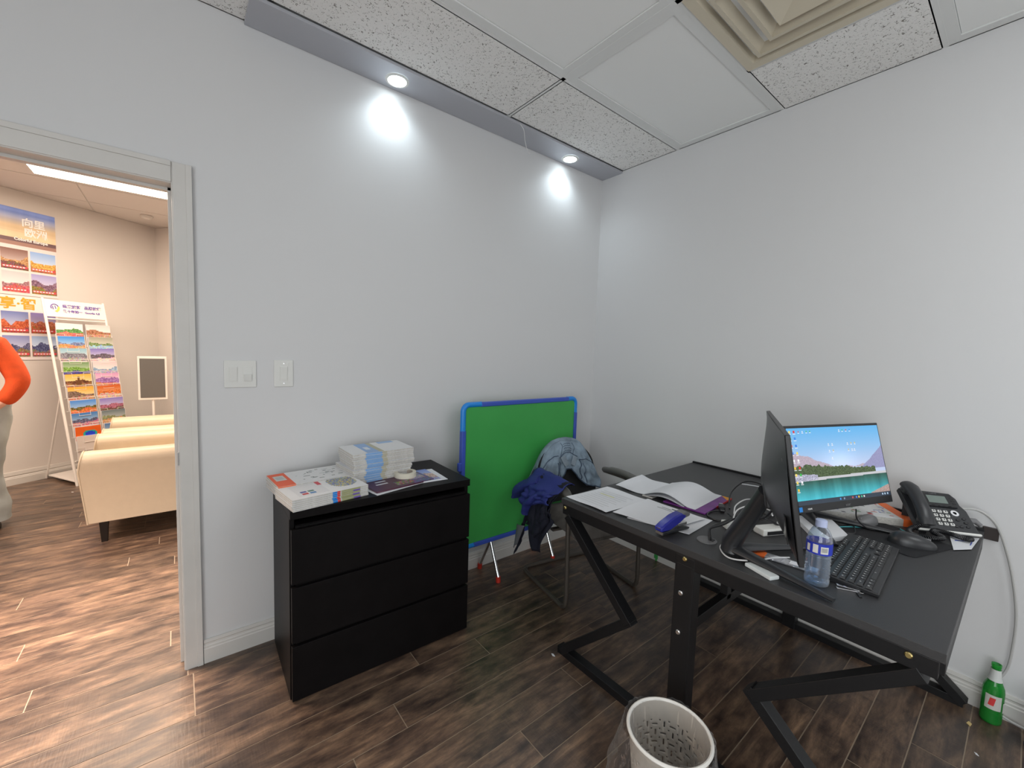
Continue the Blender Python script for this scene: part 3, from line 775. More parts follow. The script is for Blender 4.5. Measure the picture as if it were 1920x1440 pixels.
# ------------------------------------------------------------------ desk phone
PB = Vector((-.308, -1.95, .775)); PU = Vector((.601, -.799, 0)); PK = Vector((.799, .601, 0)); ANG = math.radians(40)
ph = thing('desk_phone', 'black office desk phone with handset, keypad and small screen', 'telephone', (-.22, -1.98, DZ))
PV = PK*math.cos(ANG)+Vector((0, 0, 1))*math.sin(ANG)
PM = frame(PB-Vector((-.22, -1.98, DZ)), PU, PV)     # x right, y up the slope, z out of face
b = MB(); b.xf = PM; b.prism([(0, 0), (.197, 0), (.197, .10), (.186, .125), (.186, .155), (.172, .178), (.0, .185)], -.022, 0); obj('body', b, blk_soft, ph, bevel=.003)
b = MB(); b.xf = PM; b.prism([(.0, -.006), (.20, -.006), (.20, .002), (.0, .002)], -.006, .003); o = obj('silver_edge', b, white_p, ph, bevel=.002); o['label'] = 'pale grey front edge'
b = MB(); b.xf = PM; b.box((.118, .138, .0035), (.105, .062, .006)); obj('display_surround', b, blk_gloss, ph, bevel=.002)
b = MB(); b.xf = PM; b.box((.113, .140, .007), (.064, .034, .001)); obj('display', b, lcd_m, ph)
text('Yealink', .009, grey_pl, ph, PM @ frame((.095, .164, .0072), (1, 0, 0), (0, 1, 0)), name='brand_lettering')
for r in range(4):
    for c in range(3):
        b = MB(); b.xf = PM; b.box((.082+c*.0195, .086-r*.0185, .003), (.014, .0115, .005), top=(.85, .85)); obj('number_key', b, white_p, ph, bevel=.001)
        q = MB(); q.xf = PM; q.box((.082+c*.0195, .086-r*.0185, .0058), (.004, .006, .0004)); obj('key_print', q, inkdark, ph.children[-1])
for k in range(4):
    b = MB(); b.xf = PM; b.box((.090+k*.018, .111, .0045), (.013, .006, .004)); obj('soft_key', b, blk, ph, bevel=.001)
for k in range(3):
    b = MB(); b.xf = PM; b.box((.165, .15-k*.012, .0055), (.014, .006, .004)); obj('line_key', b, blk, ph, bevel=.001)
b = MB(); b.xf = PM; b.lathe([(.013, 0), (.013, .004), (.006, .004)], (.150, .083, 0), 20, cap1=False); obj('navigation_ring', b, chrome, ph, smooth=True)
for (kx, ky) in ((.150, .055), (.172, .062), (.172, .045), (.172, .028), (.135, .026), (.150, .026)):
    b = MB(); b.xf = PM; b.lathe([(.006, 0), (.006, .003), (.004, .004)], (kx, ky, 0), 14, sx=1.2, sy=.8); obj('function_key', b, blk, ph, smooth=True)
# handset on the left side
b = MB(); b.xf = PM
b.tube([(.026, .008, .018), (.026, .03, .026), (.026, .06, .034), (.026, .10, .036), (.026, .14, .034), (.026, .17, .028), (.026, .195, .016)], [.024, .028, .026, .024, .026, .029, .025], 16, flat=.62); hs = obj('handset', b, blk_soft, ph, smooth=True)
b = MB(); b.xf = PM; b.lathe([(.024, .002), (.025, .022)], (.026, .03, 0), 18); b.lathe([(.025, .002), (.026, .024)], (.026, .172, 0), 18); obj('handset_cup', b, blk_soft, hs, smooth=True)
b = MB(); b.prism([(0, 0), (.12, 0), (.13, .10)], .02, .18, 'y')
me = b.mesh('stand', blk); me.transform(frame(PB-Vector((-.22, -1.98, DZ))+Vector((0, 0, -.024)), PK, Vector((-PU.x, -PU.y, 0))) @ Matrix.Identity(4)); 
q = MB(); q.xf = PM; q.box((.10, .10, -.035), (.15, .03, .03)); obj('rear_stand', q, blk, ph)
lg = MB()
for xx in (.03, .17):
    p1 = PM @ Vector((xx, .16, -.02)); p2 = Vector((p1.x, p1.y, .003)); lg.bar(p1, p2, .02, .02)
    p1 = PM @ Vector((xx, .015, -.02)); p2 = Vector((p1.x, p1.y, .002)); lg.bar(p1, p2, .02, .02)
obj('support_foot', lg, blk, ph)
# coiled cord (one cord)
path = smooth_path([(-.30, -1.955, .79), (-.36, -1.93, .772), (-.40, -1.955, .768), (-.375, -2.0, .768), (-.33, -2.02, .768), (-.30, -1.99, .772), (-.27, -2.0, .772), (-.255, -2.04, .768), (-.27, -2.075, .768), (-.25, -2.09, .767)], 30)
L = len(path); pts = []
for k in range(L-1):
    for s_ in range(3):
        t = s_/3; p_ = path[k].lerp(path[k+1], t); d = (path[k+1]-path[k]).normalized(); a1 = d.cross(Vector((0, 0, 1))).normalized(); a2 = d.cross(a1)
        th = (k+t)*1.9; pts.append(p_+(a1*math.cos(th)+a2*math.sin(th))*.0075)
b = MB(); b.xf = Matrix.Translation((.22, 1.98, -DZ)); b.tube(pts, .0022, 5); obj('coiled_cord', b, blk, ph, smooth=True)
b = MB(); b.xf = PM; b.tube([(.19, .07, -.02), (.225, .075, -.025), (.24, .06, -.03)], [.012, .011, .008], 10); obj('cable_plug', b, grey_pl, ph, smooth=True)
# papers under it
quad_sheet('paper_sheet', [(-.40, -2.055), (-.335, -2.095), (-.165, -2.105), (-.23, -2.03)], DZ+.0045, 'white card with a blue frame under the phone cord at the desk edge', prn=[('blue_line', blue_f, [(.15, .85, .62, .68), (.80, .85, .3, .68)])])
nc = smooth_path([(-.075, -2.03, .83), (-.05, -2.09, .835), (-.035, -2.14, .79), (-.030, -2.175, .69), (-.028, -2.20, .58), (-.028, -2.218, .45), (-.028, -2.22, .33), (-.028, -2.212, .22), (-.03, -2.18, .13), (-.035, -2.17, .06), (-.04, -2.22, .03), (-.045, -2.32, .02), (-.05, -2.6, .012)])
b = MB(); b.tube(nc, .0048, 8); tag(obj('network_cable', b, cableg, smooth=True), 'thick grey cable from the phone down the right wall to the floor', 'cable')
b = MB(); b.box((0, 0, 0), (.016, .045, .05)); tag(obj('cable_clip', b, plain('brown_clip', (.03, .02, .018), .5), loc=(-.010, -2.128, .742), bevel=.002), 'small dark brown block at the desk end against the right wall', 'clip')

# ------------------------------------------------------------------ water bottle
wb_ = thing('water_bottle', 'clear water bottle with a blue and white label beside the keyboard', 'bottle', (-1.090, -1.826, DZ))
prof = [(.026, 0), (.030, .004), (.0315, .012)]
z = .02
while z < .098:
    prof += [(.0318, z), (.0296, z+.005)]; z += .010
prof += [(.032, .100), (.032, .132), (.0318, .138), (.029, .152), (.022, .168), (.014, .178), (.0125, .182)]
b = MB(); b.lathe(prof, n=36, cap1=False); obj('bottle_body', b, pet, wb_, smooth=True, angle=80)
inner = [(max(.001, r-.0012), z_+(.002 if i == 0 else 0)) for i, (r, z_) in enumerate(prof) if z_ < .100]
b = MB(); b.lathe(inner, n=36); obj('water', b, pet_blue and thinfilm('water_tint', (.62, .78, .93), .10, .03), wb_, smooth=True, angle=80)
b = MB(); b.lathe([(.0328, .100), (.0328, .134)], n=36, cap0=False, cap1=False); lb_ = obj('label', b, plain('blue_label', (.02, .04, .45), .35), wb_, smooth=True, fixn=False); lb_['label'] = 'blue wrap label with white panels and barcode'
def curved(u0, u1, z0, z1, mt, nm, par, rr=.0332):
    q = MB(); q.grid(lambda u, v: (rr*math.cos(u0+(u1-u0)*u), rr*math.sin(u0+(u1-u0)*u), z0+(z1-z0)*v), max(1, int(abs(u1-u0)/.15)), 1); return obj(nm, q, mt, par, fixn=False)
A0 = math.atan2(-2.185+1.84, -2.578+1.078)   # towards the room
curved(A0+.15, A0+.75, .105, .126, white_p, 'white_panel', lb_); curved(A0-.45, A0-.05, .105, .130, white_p, 'white_panel', lb_)
curved(A0-1.0, A0-.7, .105, .126, white_p, 'white_panel', lb_)
for k in range(12): curved(A0+.22+k*.04, A0+.22+k*.04+(.012 if k % 3 else .02), .110, .123, inkdark, 'barcode_bar', lb_, .0334)
b = MB(); b.lathe([(.0150, .178), (.0150, .183), (.0148, .196), (.0135, .197)], n=28); obj('cap', b, plain('translucent_cap', (.50, .56, .80), .35), wb_, smooth=True)

# ------------------------------------------------------------------ small desk items
qc = [(-1.161, -1.651), (-1.194, -1.738), (-1.160, -1.752), (-1.127, -1.668)]
b = MB(); b.prism([(x+1.16, y+1.70) for x, y in qc], 0, .012); tag(obj('eraser_block', b, plain('white_block', (.66, .70, .70), .6, var=.1, bscale=300), loc=(-1.16, -1.70, DZ), bevel=.003), 'flat white eraser block near the front desk edge', 'eraser')
# clear package with orange hanger
pk = thing('blister_pack', 'clear blister pack with an orange hanger card under the turned-away monitor', 'package', (-1.02, -1.74, DZ+.001), math.radians(-82))
b = MB(); b.box((0, 0, .003), (.15, .045, .005)); obj('clear_sleeve', b, clearpack, pk, bevel=.002)
b = MB(); b.prism([(-.075, -.02), (-.10, -.026), (-.14, -.016), (-.14, .016), (-.10, .026), (-.075, .02)], 0, .006); obj('orange_card', b, orange_m, pk, bevel=.001)
b = MB(); b.box((.01, 0, .0062), (.03, .025, .001)); b.box((.06, 0, .0062), (.02, .03, .001)); obj('white_insert', b, paper, pk)
# dock / power adapters
def adapter(label, loc, rz, d):
    t = thing('power_adapter', label, 'adapter', loc, rz)
    b = MB(); b.box((0, 0, d[2]/2), d); obj('case', b, white_p, t, bevel=.004)
    b = MB(); b.box((0, -d[1]/2-.001, d[2]*.45), (d[0]*.7, .003, d[2]*.5)); obj('socket_face', b, blk, t)
adapter('white adapter box behind the monitor neck, towards the grommet', (-.86, -1.50, DZ), math.radians(-38), (.11, .045, .024))
adapter('white adapter box behind the monitor neck, towards the wall', (-.80, -1.60, DZ), math.radians(-25), (.12, .05, .026))
# nail clipper with key ring
nk = thing('nail_clipper', 'small steel nail clipper with dark key tab at the front of the desk', 'clipper', (-1.055, -1.895, DZ), math.radians(-60))
b = MB(); b.prism([(-.028, -.005), (.02, -.006), (.03, 0), (.02, .006), (-.028, .005)], 0, .0035); obj('lower_blade', b, chrome, nk, bevel=.001)
b = MB(); b.bar((-.028, 0, .011), (.028, 0, .005), .009, .002); obj('lever', b, chrome, nk, bevel=.0005)
b = MB(); b.tube([(.03+.008*math.cos(a_), .008*math.sin(a_), .002) for a_ in np.linspace(0, 2*PI, 14)[:-1]], .001, 5, closed=True); obj('ring', b, chrome, nk, smooth=True)
b = MB(); b.box((.02, -.022, .002), (.008, .024, .003)); obj('key_tab', b, blk, nk, bevel=.001)
b = MB(); b.box((0, 0, .0006), (.013, .10, .0012)); tag(obj('paper_tag', b, paper, loc=(-.208, -1.30, DZ), rotz=math.radians(24)), 'narrow white paper strip on the desk behind the cables', 'tag')
# eyeglasses-like plug cluster near the booklet: power plug with black cord
pg = thing('power_plug', 'black plug with a white tip lying beside the booklet', 'plug', (-.72, -1.375, DZ), math.radians(30))
b = MB(); b.box((0, 0, .012), (.05, .024, .022)); obj('plug_body', b, blk, pg, bevel=.004)
b = MB(); b.box((.032, 0, .014), (.018, .014, .010)); obj('plug_tip', b, white_p, pg, bevel=.001)
b = MB(); b.box((-.032, 0, .012), (.016, .016, .004)); obj('plug_prong', b, steel, pg)
def cable(label, pts, r, mt, n=8, z=DZ):
    b = MB(); b.tube(smooth_path([(x, y, z+h) for x, y, h in pts], n), r, 7); o = obj('cable', b, mt, smooth=True); return tag(o, label, 'cable', 'cables on the desk')
cable('black cable rising from the grey grommet to the turned-away monitor', [(-1.075, -1.495, .002), (-1.07, -1.49, .02), (-1.045, -1.48, .034), (-.98, -1.50, .042), (-.93, -1.52, .06), (-.93, -1.58, .085), (-1.0, -1.64, .12), (-1.10, -1.70, .19)], .0040, blk)
cable('second black cable beside it, lying on the desk behind the monitor neck', [(-1.07, -1.497, .004), (-1.02, -1.47, .026), (-.93, -1.48, .034), (-.84, -1.50, .045), (-.80, -1.56, .05), (-.75, -1.62, .02), (-.66, -1.62, .006)], .0040, blk)
cable('black cable in a high loop left of the turned-away monitor', [(-.70, -1.40, .01), (-.66, -1.38, .012), (-.55, -1.34, .04), (-.46, -1.36, .08), (-.46, -1.44, .085), (-.55, -1.52, .05), (-.66, -1.55, .02), (-.72, -1.52, .006), (-.78, -1.46, .006), (-.76, -1.42, .008)], .0034, blk)
cable('black cable coil nearest the booklet', [(-.745, -1.385, .008), (-.80, -1.36, .004), (-.85, -1.38, .004), (-.86, -1.43, .004), (-.80, -1.455, .010), (-.73, -1.45, .010), (-.66, -1.43, .016), (-.60, -1.45, .006), (-.62, -1.50, .006), (-.70, -1.50, .016), (-.76, -1.47, .008)], .0034, blk)
cable('thin black cable coiled behind the adapters', [(-.60, -1.50, .004), (-.56, -1.45, .006), (-.50, -1.44, .01), (-.47, -1.48, .014), (-.50, -1.53, .010), (-.57, -1.55, .006), (-.63, -1.53, .006), (-.61, -1.48, .02), (-.54, -1.46, .022), (-.45, -1.50, .024), (-.50, -1.56, .008)], .0030, blk)
cable('white cable winding around the neck of the turned-away monitor', [(-.98, -1.72, .004), (-1.06, -1.70, .018), (-1.13, -1.665, .014), (-1.155, -1.60, .004), (-1.10, -1.545, .004), (-1.02, -1.535, .004), (-.95, -1.52, .012), (-.90, -1.50, .045), (-.86, -1.50, .075), (-.82, -1.54, .095), (-.84, -1.60, .10), (-.98, -1.66, .13)], .0026, cablew)
cable('white cable arching behind the adapter boxes', [(-.80, -1.46, .03), (-.76, -1.45, .055), (-.70, -1.47, .075), (-.66, -1.52, .065), (-.66, -1.57, .03), (-.74, -1.60, .01)], .0026, cablew)
cable('thin teal cable under the desk phone', [(-.62, -1.70, .004), (-.50, -1.75, .005), (-.42, -1.82, .006), (-.40, -1.88, .006), (-.36, -1.93, .006), (-.32, -1.90, .006)], .0022, teal_m)
cable('thin black cable hanging below the lit monitor', [(-.55, -1.80, .105), (-.52, -1.80, .06), (-.47, -1.82, .02), (-.43, -1.84, .008), (-.42, -1.79, .006), (-.50, -1.74, .006), (-.56, -1.76, .006), (-.54, -1.80, .006), (-.46, -1.78, .01), (-.44, -1.75, .006)], .0022, blk)
quad_sheet('paper_stack', [(-.76, -1.74), (-.62, -1.80), (-.46, -1.70), (-.56, -1.60)], DZ+.018, 'stack of white papers behind the bottle, under the lit monitor', th=.017, cat='paper')
# brochures leaning low behind the lit monitor
def print_img(seed, w_, h, sky=(.45, .62, .85), mid_=(.55, .42, .32), fg=(.75, .55, .35), band=None, white_low=0.):
    rs = np.random.RandomState(seed); im = np.zeros((h, w_, 3)); Y, X = np.mgrid[0:h, 0:w_]; v = Y/h
    im[:] = np.array(sky)[None, None]*(1-.0*v[..., None])+(.95-np.array(sky))*np.clip(v/.5, 0, 1)[..., None]*.45
    hl = .44+noise1(w_, rs, 3, 3)[None, :]*.26; mk = v > hl; im[mk] = (np.array(mid_)+(rs.rand(h, w_, 1)-.5)*.25)[mk]
    h2 = .68+noise1(w_, rs, 3, 3)[None, :]*.22; mk = v > h2; im[mk] = (np.array(fg)+(rs.rand(h, w_, 3)-.5)*.25)[mk]
    if white_low: im[int(h*(1-white_low)):] = .88
    if band: k = max(1, int(h*.14)); im[h-k*2:h-k//2] = band
    return srgb(np.clip(im, 0, 1))
# pages with maps under the monitor
def mappage(seed, w_, h):
    rs = np.random.RandomState(seed); im = np.ones((h, w_, 3))*.88
    for _ in range(int(w_*h*.05)):
        x, y = rs.randint(w_-2), rs.randint(h-2); im[y:y+rs.randint(1, 3), x:x+rs.randint(1, 4)] = np.array([[.45, .45, .48], [.75, .3, .3], [.35, .6, .35], [.7, .7, .72], [.4, .45, .7]])[rs.randint(5)]
    return srgb(im)
bs = thing('brochure_stack', 'stack of map brochures with orange spines under the lit monitor', 'brochures', (-.25, -1.72, DZ), math.radians(-55))
b = MB(); b.box((0, 0, .014), (.30, .21, .028)); obj('page_block', b, paperedge, bs)
b = MB(); b.pic(mappage(5, 40, 28), (-.15, -.105, .0285), (.30, 0, 0), (0, .21, 0)); obj('top_cover', b, print_m, bs, fixn=False)
b = MB(); b.box((.165, 0, .015), (.04, .212, .030)); obj('spine_cover', b, orange_m, bs)

# =================================================================== THINGS ON THE CHEST
TZ = CHh
R_ch = Matrix.Rotation(CHR, 4, 'Z')
def chp(x, y, z=0): v = R_ch @ Vector((x, y, 0)); return (CHX+v.x, CHY+v.y, TZ+z)
def booklet(label, x, y, z, rz, wd, dp, th, img, group, spine=None, jit=.004, extra=None):
    t = thing('booklet', label, 'booklet', chp(x+rnd.uniform(-jit, jit), y+rnd.uniform(-jit, jit), z), CHR+rz+rnd.uniform(-.02, .02), group)
    b = MB(); b.box((0, 0, th/2), (wd-.001, dp-.001, th*.92)); obj('page_block', b, paperedge, t)
    b = MB(); b.m = 0; b.box((0, 0, th-.0004), (wd, dp, .0007)); b.box((0, 0, .0005), (wd, dp, .0007)); obj('cover', b, paper, t)
    if img is not None:
        b = MB(); b.pic(img, (-wd/2, -dp/2, th+.0003), (wd, 0, 0), (0, dp, 0)); obj('cover_print', b, print_m, t, fixn=False)
    if spine:
        for (u0, u1, mt) in spine:
            b = MB(); b.box((-wd/2+wd*(u0+u1)/2, -dp/2-.0006, th/2), (wd*(u1-u0), .0012, th*.86)); obj('edge_print', b, mt, t)
    return t
def canvas(w_, h, c=.88): return np.ones((h, w_, 3))*c
# orange-ended brochures at the back left
im = canvas(44, 26); im[:, :10] = (.93, .36, .16); im[5:15, 2:8] = (.80, .80, .78); im[7:13, 3:7] = (.72, .74, .74)
rs = np.random.RandomState(2)
for _ in range(38):
    x, y = rs.randint(14, 41), rs.randint(3, 22); im[y:y+rs.randint(1, 2), x:x+rs.randint(1, 4)] = (.45, .47, .45) if rs.rand() < .6 else (.74, .76, .76)
im_or = srgb(im)
Hh = 0
for k in range(4):
    last = k == 3
    booklet('orange-and-white city map brochure, ' + ('topmost in the back left pile on the chest' if last else f'{("lowest", "second", "third")[k]} in the back left pile on the chest'),
            .130, .29, Hh, math.radians(6), .305, .20, .0125, im_or if last else None, 'orange and white brochures on the chest', [(0, .22, orange_m)], .003)
    Hh += .0125
# front left white booklets
im = canvas(52, 32, .9)
for r in range(5, 28, 2): im[r, 6:26] = (.82, .82, .83)
im[19:22, 9:13] = (.35, .35, .6); im[19:22, 14:18] = (.35, .5, .45); im[23:26, 9:13] = (.75, .2, .2); im[23:26, 14:18] = (.3, .5, .7)
im[4:12, 24:27] = (.8, .25, .3)
rs = np.random.RandomState(8)
for yy in range(2, 30):
    for xx in range(30, 50):
        d = ((xx-40)/10)**2+((yy-13)/12)**2
        if d < 1: im[yy, xx] = np.array([[.55, .62, .5], [.85, .78, .4], [.45, .55, .75], [.7, .72, .68], [.5, .45, .6]])[rs.randint(5)]
im_fl = srgb(im)
Hh = 0
for k in range(6):
    last = k == 5
    booklet('white map booklet, ' + ('topmost in the front left pile on the chest' if last else f'{("lowest", "second", "third", "fourth", "fifth")[k]} from the bottom in the front left chest pile'),
            .142, .115, Hh, math.radians(9), .305, .205, .0075, im_fl if last else None, 'white booklets at the chest front', [(.50, .56, blue_c), (.56, .60, red_ink), (.62, .78, plain('olive_print', (.35, .36, .18), .6) if k == 0 else MATS['olive_print']), (.78, .88, MATS['olive_print'] if k % 2 else purple_ink)], .002)
    Hh += .0075
# tall stack
pal = plain('sky_blue_print', (.22, .40, .70), .55); sand = plain('sand_print', (.48, .45, .34), .6)
im = canvas(52, 30, .87); im[:, 12:22] = (.55, .68, .85); im[:, 22:26] = (.70, .69, .60); im[12:20, 15:19] = (.85, .88, .92)
im[:6, 32:46] = (.6, .72, .86)
im_ts = srgb(im)
ordn = ["lowest", "second", "third", "fourth", "fifth", "sixth", "seventh", "eighth", "ninth", "tenth", "eleventh", "twelfth", "thirteenth", "topmost"]
Hh = 0
for k in range(14):
    th = .0105
    booklet('white booklet with sky-blue band, ' + (f'{ordn[k]} of the tall chest stack' if k in (0, 13) else f'{ordn[k]} from the bottom of the tall chest stack'),
            .418+(.014 if k > 6 else 0), .285, Hh, math.radians(3 if k > 6 else 7), .30, .20, th, im_ts if k == 13 else None, 'white and sky-blue booklets in the tall stack', [(.20, .46, pal), (.46, .54, sand)], .005)
    Hh += th
# magazines, papers, tape
def flat(name, label, cat, x, y, z, rz, wd, dp, th, mt, img=None):
    t = thing(name, label, cat, chp(x, y, z), CHR+rz)
    b = MB(); b.box((0, 0, th/2), (wd, dp, th)); obj('sheet', b, mt, t, bevel=.0005)
    if img is not None: b = MB(); b.pic(img, (-wd/2, -dp/2, th+.0004), (wd, 0, 0), (0, dp, 0)); obj('cover_print', b, print_m, t, fixn=False)
    return t
flat('paper_sheet', 'white paper with an orange edge under the dark magazine on the chest', 'paper', .445, .135, 0, math.radians(14), .27, .20, .0025, paper)
flat('paper_sheet', 'white paper sticking out right of the tape roll on the chest', 'paper', .585, .16, .0006, math.radians(-3), .25, .20, .002, paper)
im = canvas(46, 30, .2); im[:] = (.30, .16, .24); rs = np.random.RandomState(3)
im[:, 30:] = np.array([.33, .34, .48])+(rs.rand(30, 16, 3)-.5)*.25; im[8:22, 30:44] += (.25, .2, .12)
im[12:14, 8:16] = .8; im[17:19, 6:15] = .8; im[3:7, 17:24] = (.9, .25, .6); im[20:27, 18:32] = np.array([.45, .38, .33])+(rs.rand(7, 14, 3)-.5)*.5
flat('magazine', 'dark maroon magazine with a pink sticker under the tape roll', 'magazine', .475, .150, .0028, math.radians(9), .30, .205, .007, plain('maroon_cover', (.10, .035, .06), .3), srgb(np.clip(im, 0, 1)))
im = print_img(12, 40, 28, (.5, .6, .85), (.75, .65, .6), (.6, .6, .75))
flat('magazine', 'pale blue and peach magazine poking out right of the maroon one', 'magazine', .565, .158, .0027, math.radians(-1), .22, .19, .004, paper, im)
tp = thing('tape_roll', 'roll of cream masking tape lying on the magazines', 'tape roll', chp(.535, .175, .0105))
b = MB(); b.lathe([(.036, 0), (.052, 0), (.0525, .012), (.052, .024), (.036, .024), (.036, 0)], n=40, cap0=False, cap1=False); obj('tape', b, tape_m, tp, smooth=True)
b = MB(); b.lathe([(.0355, .0005), (.0355, .0235), (.034, .0235), (.034, .0005), (.0355, .0005)], n=40, cap0=False, cap1=False); obj('card_core', b, plain('card_core', (.45, .38, .32), .8), tp, smooth=True)

# =================================================================== GREEN BOARD
gb = thing('easel_board', 'green writing board in a blue frame on short chrome legs, leaning by the wall', 'board', (-.82, -.14, 0))
BX, BZ0, BZ1 = .485, .228, 1.112
b = MB(); b.box((0, 0, (BZ0+BZ1)/2), (BX*2-.03, .014, BZ1-BZ0-.03)); obj('board_panel', b, green_m, gb)
def rail(a_, b_, mt): 
    q = MB(); q.bar(a_, b_, .028, .032, (0, 1, 0)); return obj('frame_rail', q, mt, gb, bevel=.006, seg=3)
cl = .10
rail((-BX+.014, 0, BZ0+cl), (-BX+.014, 0, BZ1-.16), blue_f); rail((BX-.014, 0, BZ0+cl), (BX-.014, 0, BZ1-.11), blue_f)
rail((-BX+.13, 0, BZ1-.014), (BX-.09, 0, BZ1-.014), blue_f); rail((-BX+cl, 0, BZ0+.014), (BX-cl, 0, BZ0+.014), blue_f)
def corner(cx, cz, sx, sz, lx, lz):
    q = MB(); r = .05; P = [(cx+sx*(-0.0), 0, cz-sz*lz)]
    P = [(cx-sx*.013, 0, cz-sz*lz), (cx-sx*.013, 0, cz-sz*r)]
    for k in range(1, 6):
        a_ = PI/2*k/6; P.append((cx-sx*(.013+(r-.013)*(1-math.cos(a_))), 0, cz-sz*(.013+(r-.013)*(1-math.sin(a_)))))
    P += [(cx-sx*r, 0, cz-sz*.013), (cx-sx*lx, 0, cz-sz*.013)]
    q.tube(P, .0165, 10); return obj('frame_corner', q, blue_c, gb, smooth=True)
corner(-BX, BZ1, -1, 1, .14, .165); corner(BX, BZ1, 1, 1, .10, .12); corner(-BX, BZ0, -1, -1, .11, .11); corner(BX, BZ0, 1, -1, .11, .11)
for lx in (-.25, .215):
    for fy in (-.095, .108):
        q = MB(); q.tube([(lx, .0, BZ0+.01), (lx, fy, .03)], .0105, 12); l_ = obj('leg', q, chrome, gb, smooth=True)
        q = MB(); q.tube([(lx, fy*.97, .038), (lx, fy, .0)], .0145, 12); obj('rubber_foot', q, red_m, l_, smooth=True)
q = MB(); q.box((-BX-.012, -.012, .74), (.022, .02, .05)); obj('side_knob', q, blue_f, gb, bevel=.004)

# =================================================================== VISITOR CHAIR
CHc = thing('visitor_chair', 'cantilever office chair with grey arms, jackets hung on it', 'chair', (-.645, -.52, 0), math.radians(-11))
# local: x right, -y towards the desk, back at +y
W2 = .262
base = smooth_path([(-W2, -.06, .62), (-W2, -.20, .56), (-W2, -.235, .45)], 5)
sled = []
def both(sg):
    return [(sg*W2, .13, .645), (sg*W2, -.10, .65), (sg*W2, -.185, .60), (sg*W2, -.205, .50), (sg*W2, -.215, .2), (sg*W2, -.215, .06), (sg*W2, -.19, .018), (sg*W2, -.13, .013), (sg*W2, .20, .013), (sg*(W2-.02), .255, .013), (sg*(W2-.07), .28, .013)]
P = smooth_path(both(-1)+both(1)[::-1], 6)
b = MB(); b.tube(P, .0125, 12); obj('tube_frame', b, chair_tube, CHc, smooth=True)
for sg in (-1, 1):
    b = MB(); b.tube(smooth_path([(sg*W2, .13, .655), (sg*W2, .02, .672), (sg*W2, -.12, .672), (sg*W2, -.19, .652), (sg*W2, -.225, .60)], 6), [.022]*4+[.026]*14+[.024]*6+[.02], 12, flat=.75); obj('armrest', b, arm_m, CHc, smooth=True)
b = MB()
def seatfn(z0, s):
    def fn(u, v):
        x = (u-.5)*.49; y = -.30+v*.50; e = max(abs(u-.5), abs(v-.5))*2
        zz = z0+s*.05*(1-e**5)-.02*math.exp(-((v-.0)/.12)**2)*(1 if s > 0 else .2); return (x, y, zz)
    return fn
b.grid(seatfn(.432, 1), 18, 18); b.grid(seatfn(.432, -1.0), 18, 18); obj('seat', b, chair_fab, CHc, smooth=True)
b = MB(); b.bar((-W2, -.05, .40), (W2, -.05, .40), .03, .012); b.bar((-W2, .12, .42), (W2, .12, .42), .03, .012); obj('seat_bracket', b, chair_tube, CHc)
b = MB()
def outl(v):  # half width of back at height fraction v
    return .225*(1-max(0, (v-.45)/.55)**2.6*.62)
def backfn(s):
    def fn(u, v):
        hw = outl(v); x = (u-.5)*2*hw; z = .47+v*.365; y = .185+.07*v + .05*(abs(u-.5)*2)**2*-.6 + s*.014*(1-(abs(u-.5)*2)**4); return (x, y, z)
    return fn
b.grid(backfn(1), 14, 14); b.grid(backfn(-1), 14, 14); obj('backrest', b, chair_back_m, CHc, smooth=True)
b = MB(); b.bar((0, .17, .40), (0, .20, .56), .06, .012, (0, 1, 0)); obj('back_bracket', b, chair_tube, CHc)

# ---- denim jacket over the backrest
jk = thing('denim_jacket', 'light blue denim jacket draped over the chair backrest', 'jacket', (-.645, -.52, 0), math.radians(-11))
from mathutils import noise as mn
def jx(u):     # half width envelope of the jacket at drop t
    return u
def jfront(u, v):
    """u 0..1 across, v 0 = top ridge, 1 = front hem"""
    s = (u-.5)*2; a_ = abs(s)
    top = .868-.17*a_**3.4-.02*a_
    hem = .672-.10*min(1, max(0, a_-.07)/.36)**.9-.05*max(0, a_-.43)
    if s > 0: hem -= .02*a_
    x = s*(.215+.045*min(1, v*1.6)); top -= .018; z = top+(hem-top)*v
    y = .150+.07*(z-.47)/.365-.030*a_**2*.6-.012*min(1, v*4)
    y += .030*a_**4
    rdg = .026*math.exp(-((a_-.36-.05*v)/.07)**2)*min(1, max(0, v-.25)*2.2)
    f = .007*math.sin(s*9+v*3)*(v**.6)+.006*math.sin(s*25+v*7)*v
    nz = mn.noise(Vector((s*4, v*4, 1)))*.020+mn.noise(Vector((s*12, v*9, 4)))*.009*v
    return Vector((x, y-rdg-abs(f)-abs(nz)*min(1, v*3), z+.004*mn.noise(Vector((s*8, 3, 0)))))
def jback(u, v):
    s = (u-.5)*2; a_ = abs(s); top = .850-.17*a_**3.4-.02*a_
    x = s*(.215+.045*min(1, v*1.3)); z = top+(.50-top)*v
    return Vector((x, .262+.025*math.sin(min(1, v*2)*PI/2)+.03*a_**2*0+mn.noise(Vector((s*5, v*4, 7)))*.02*v-.02*v, z))
b = MB(); b.grid(jfront, 60, 34)
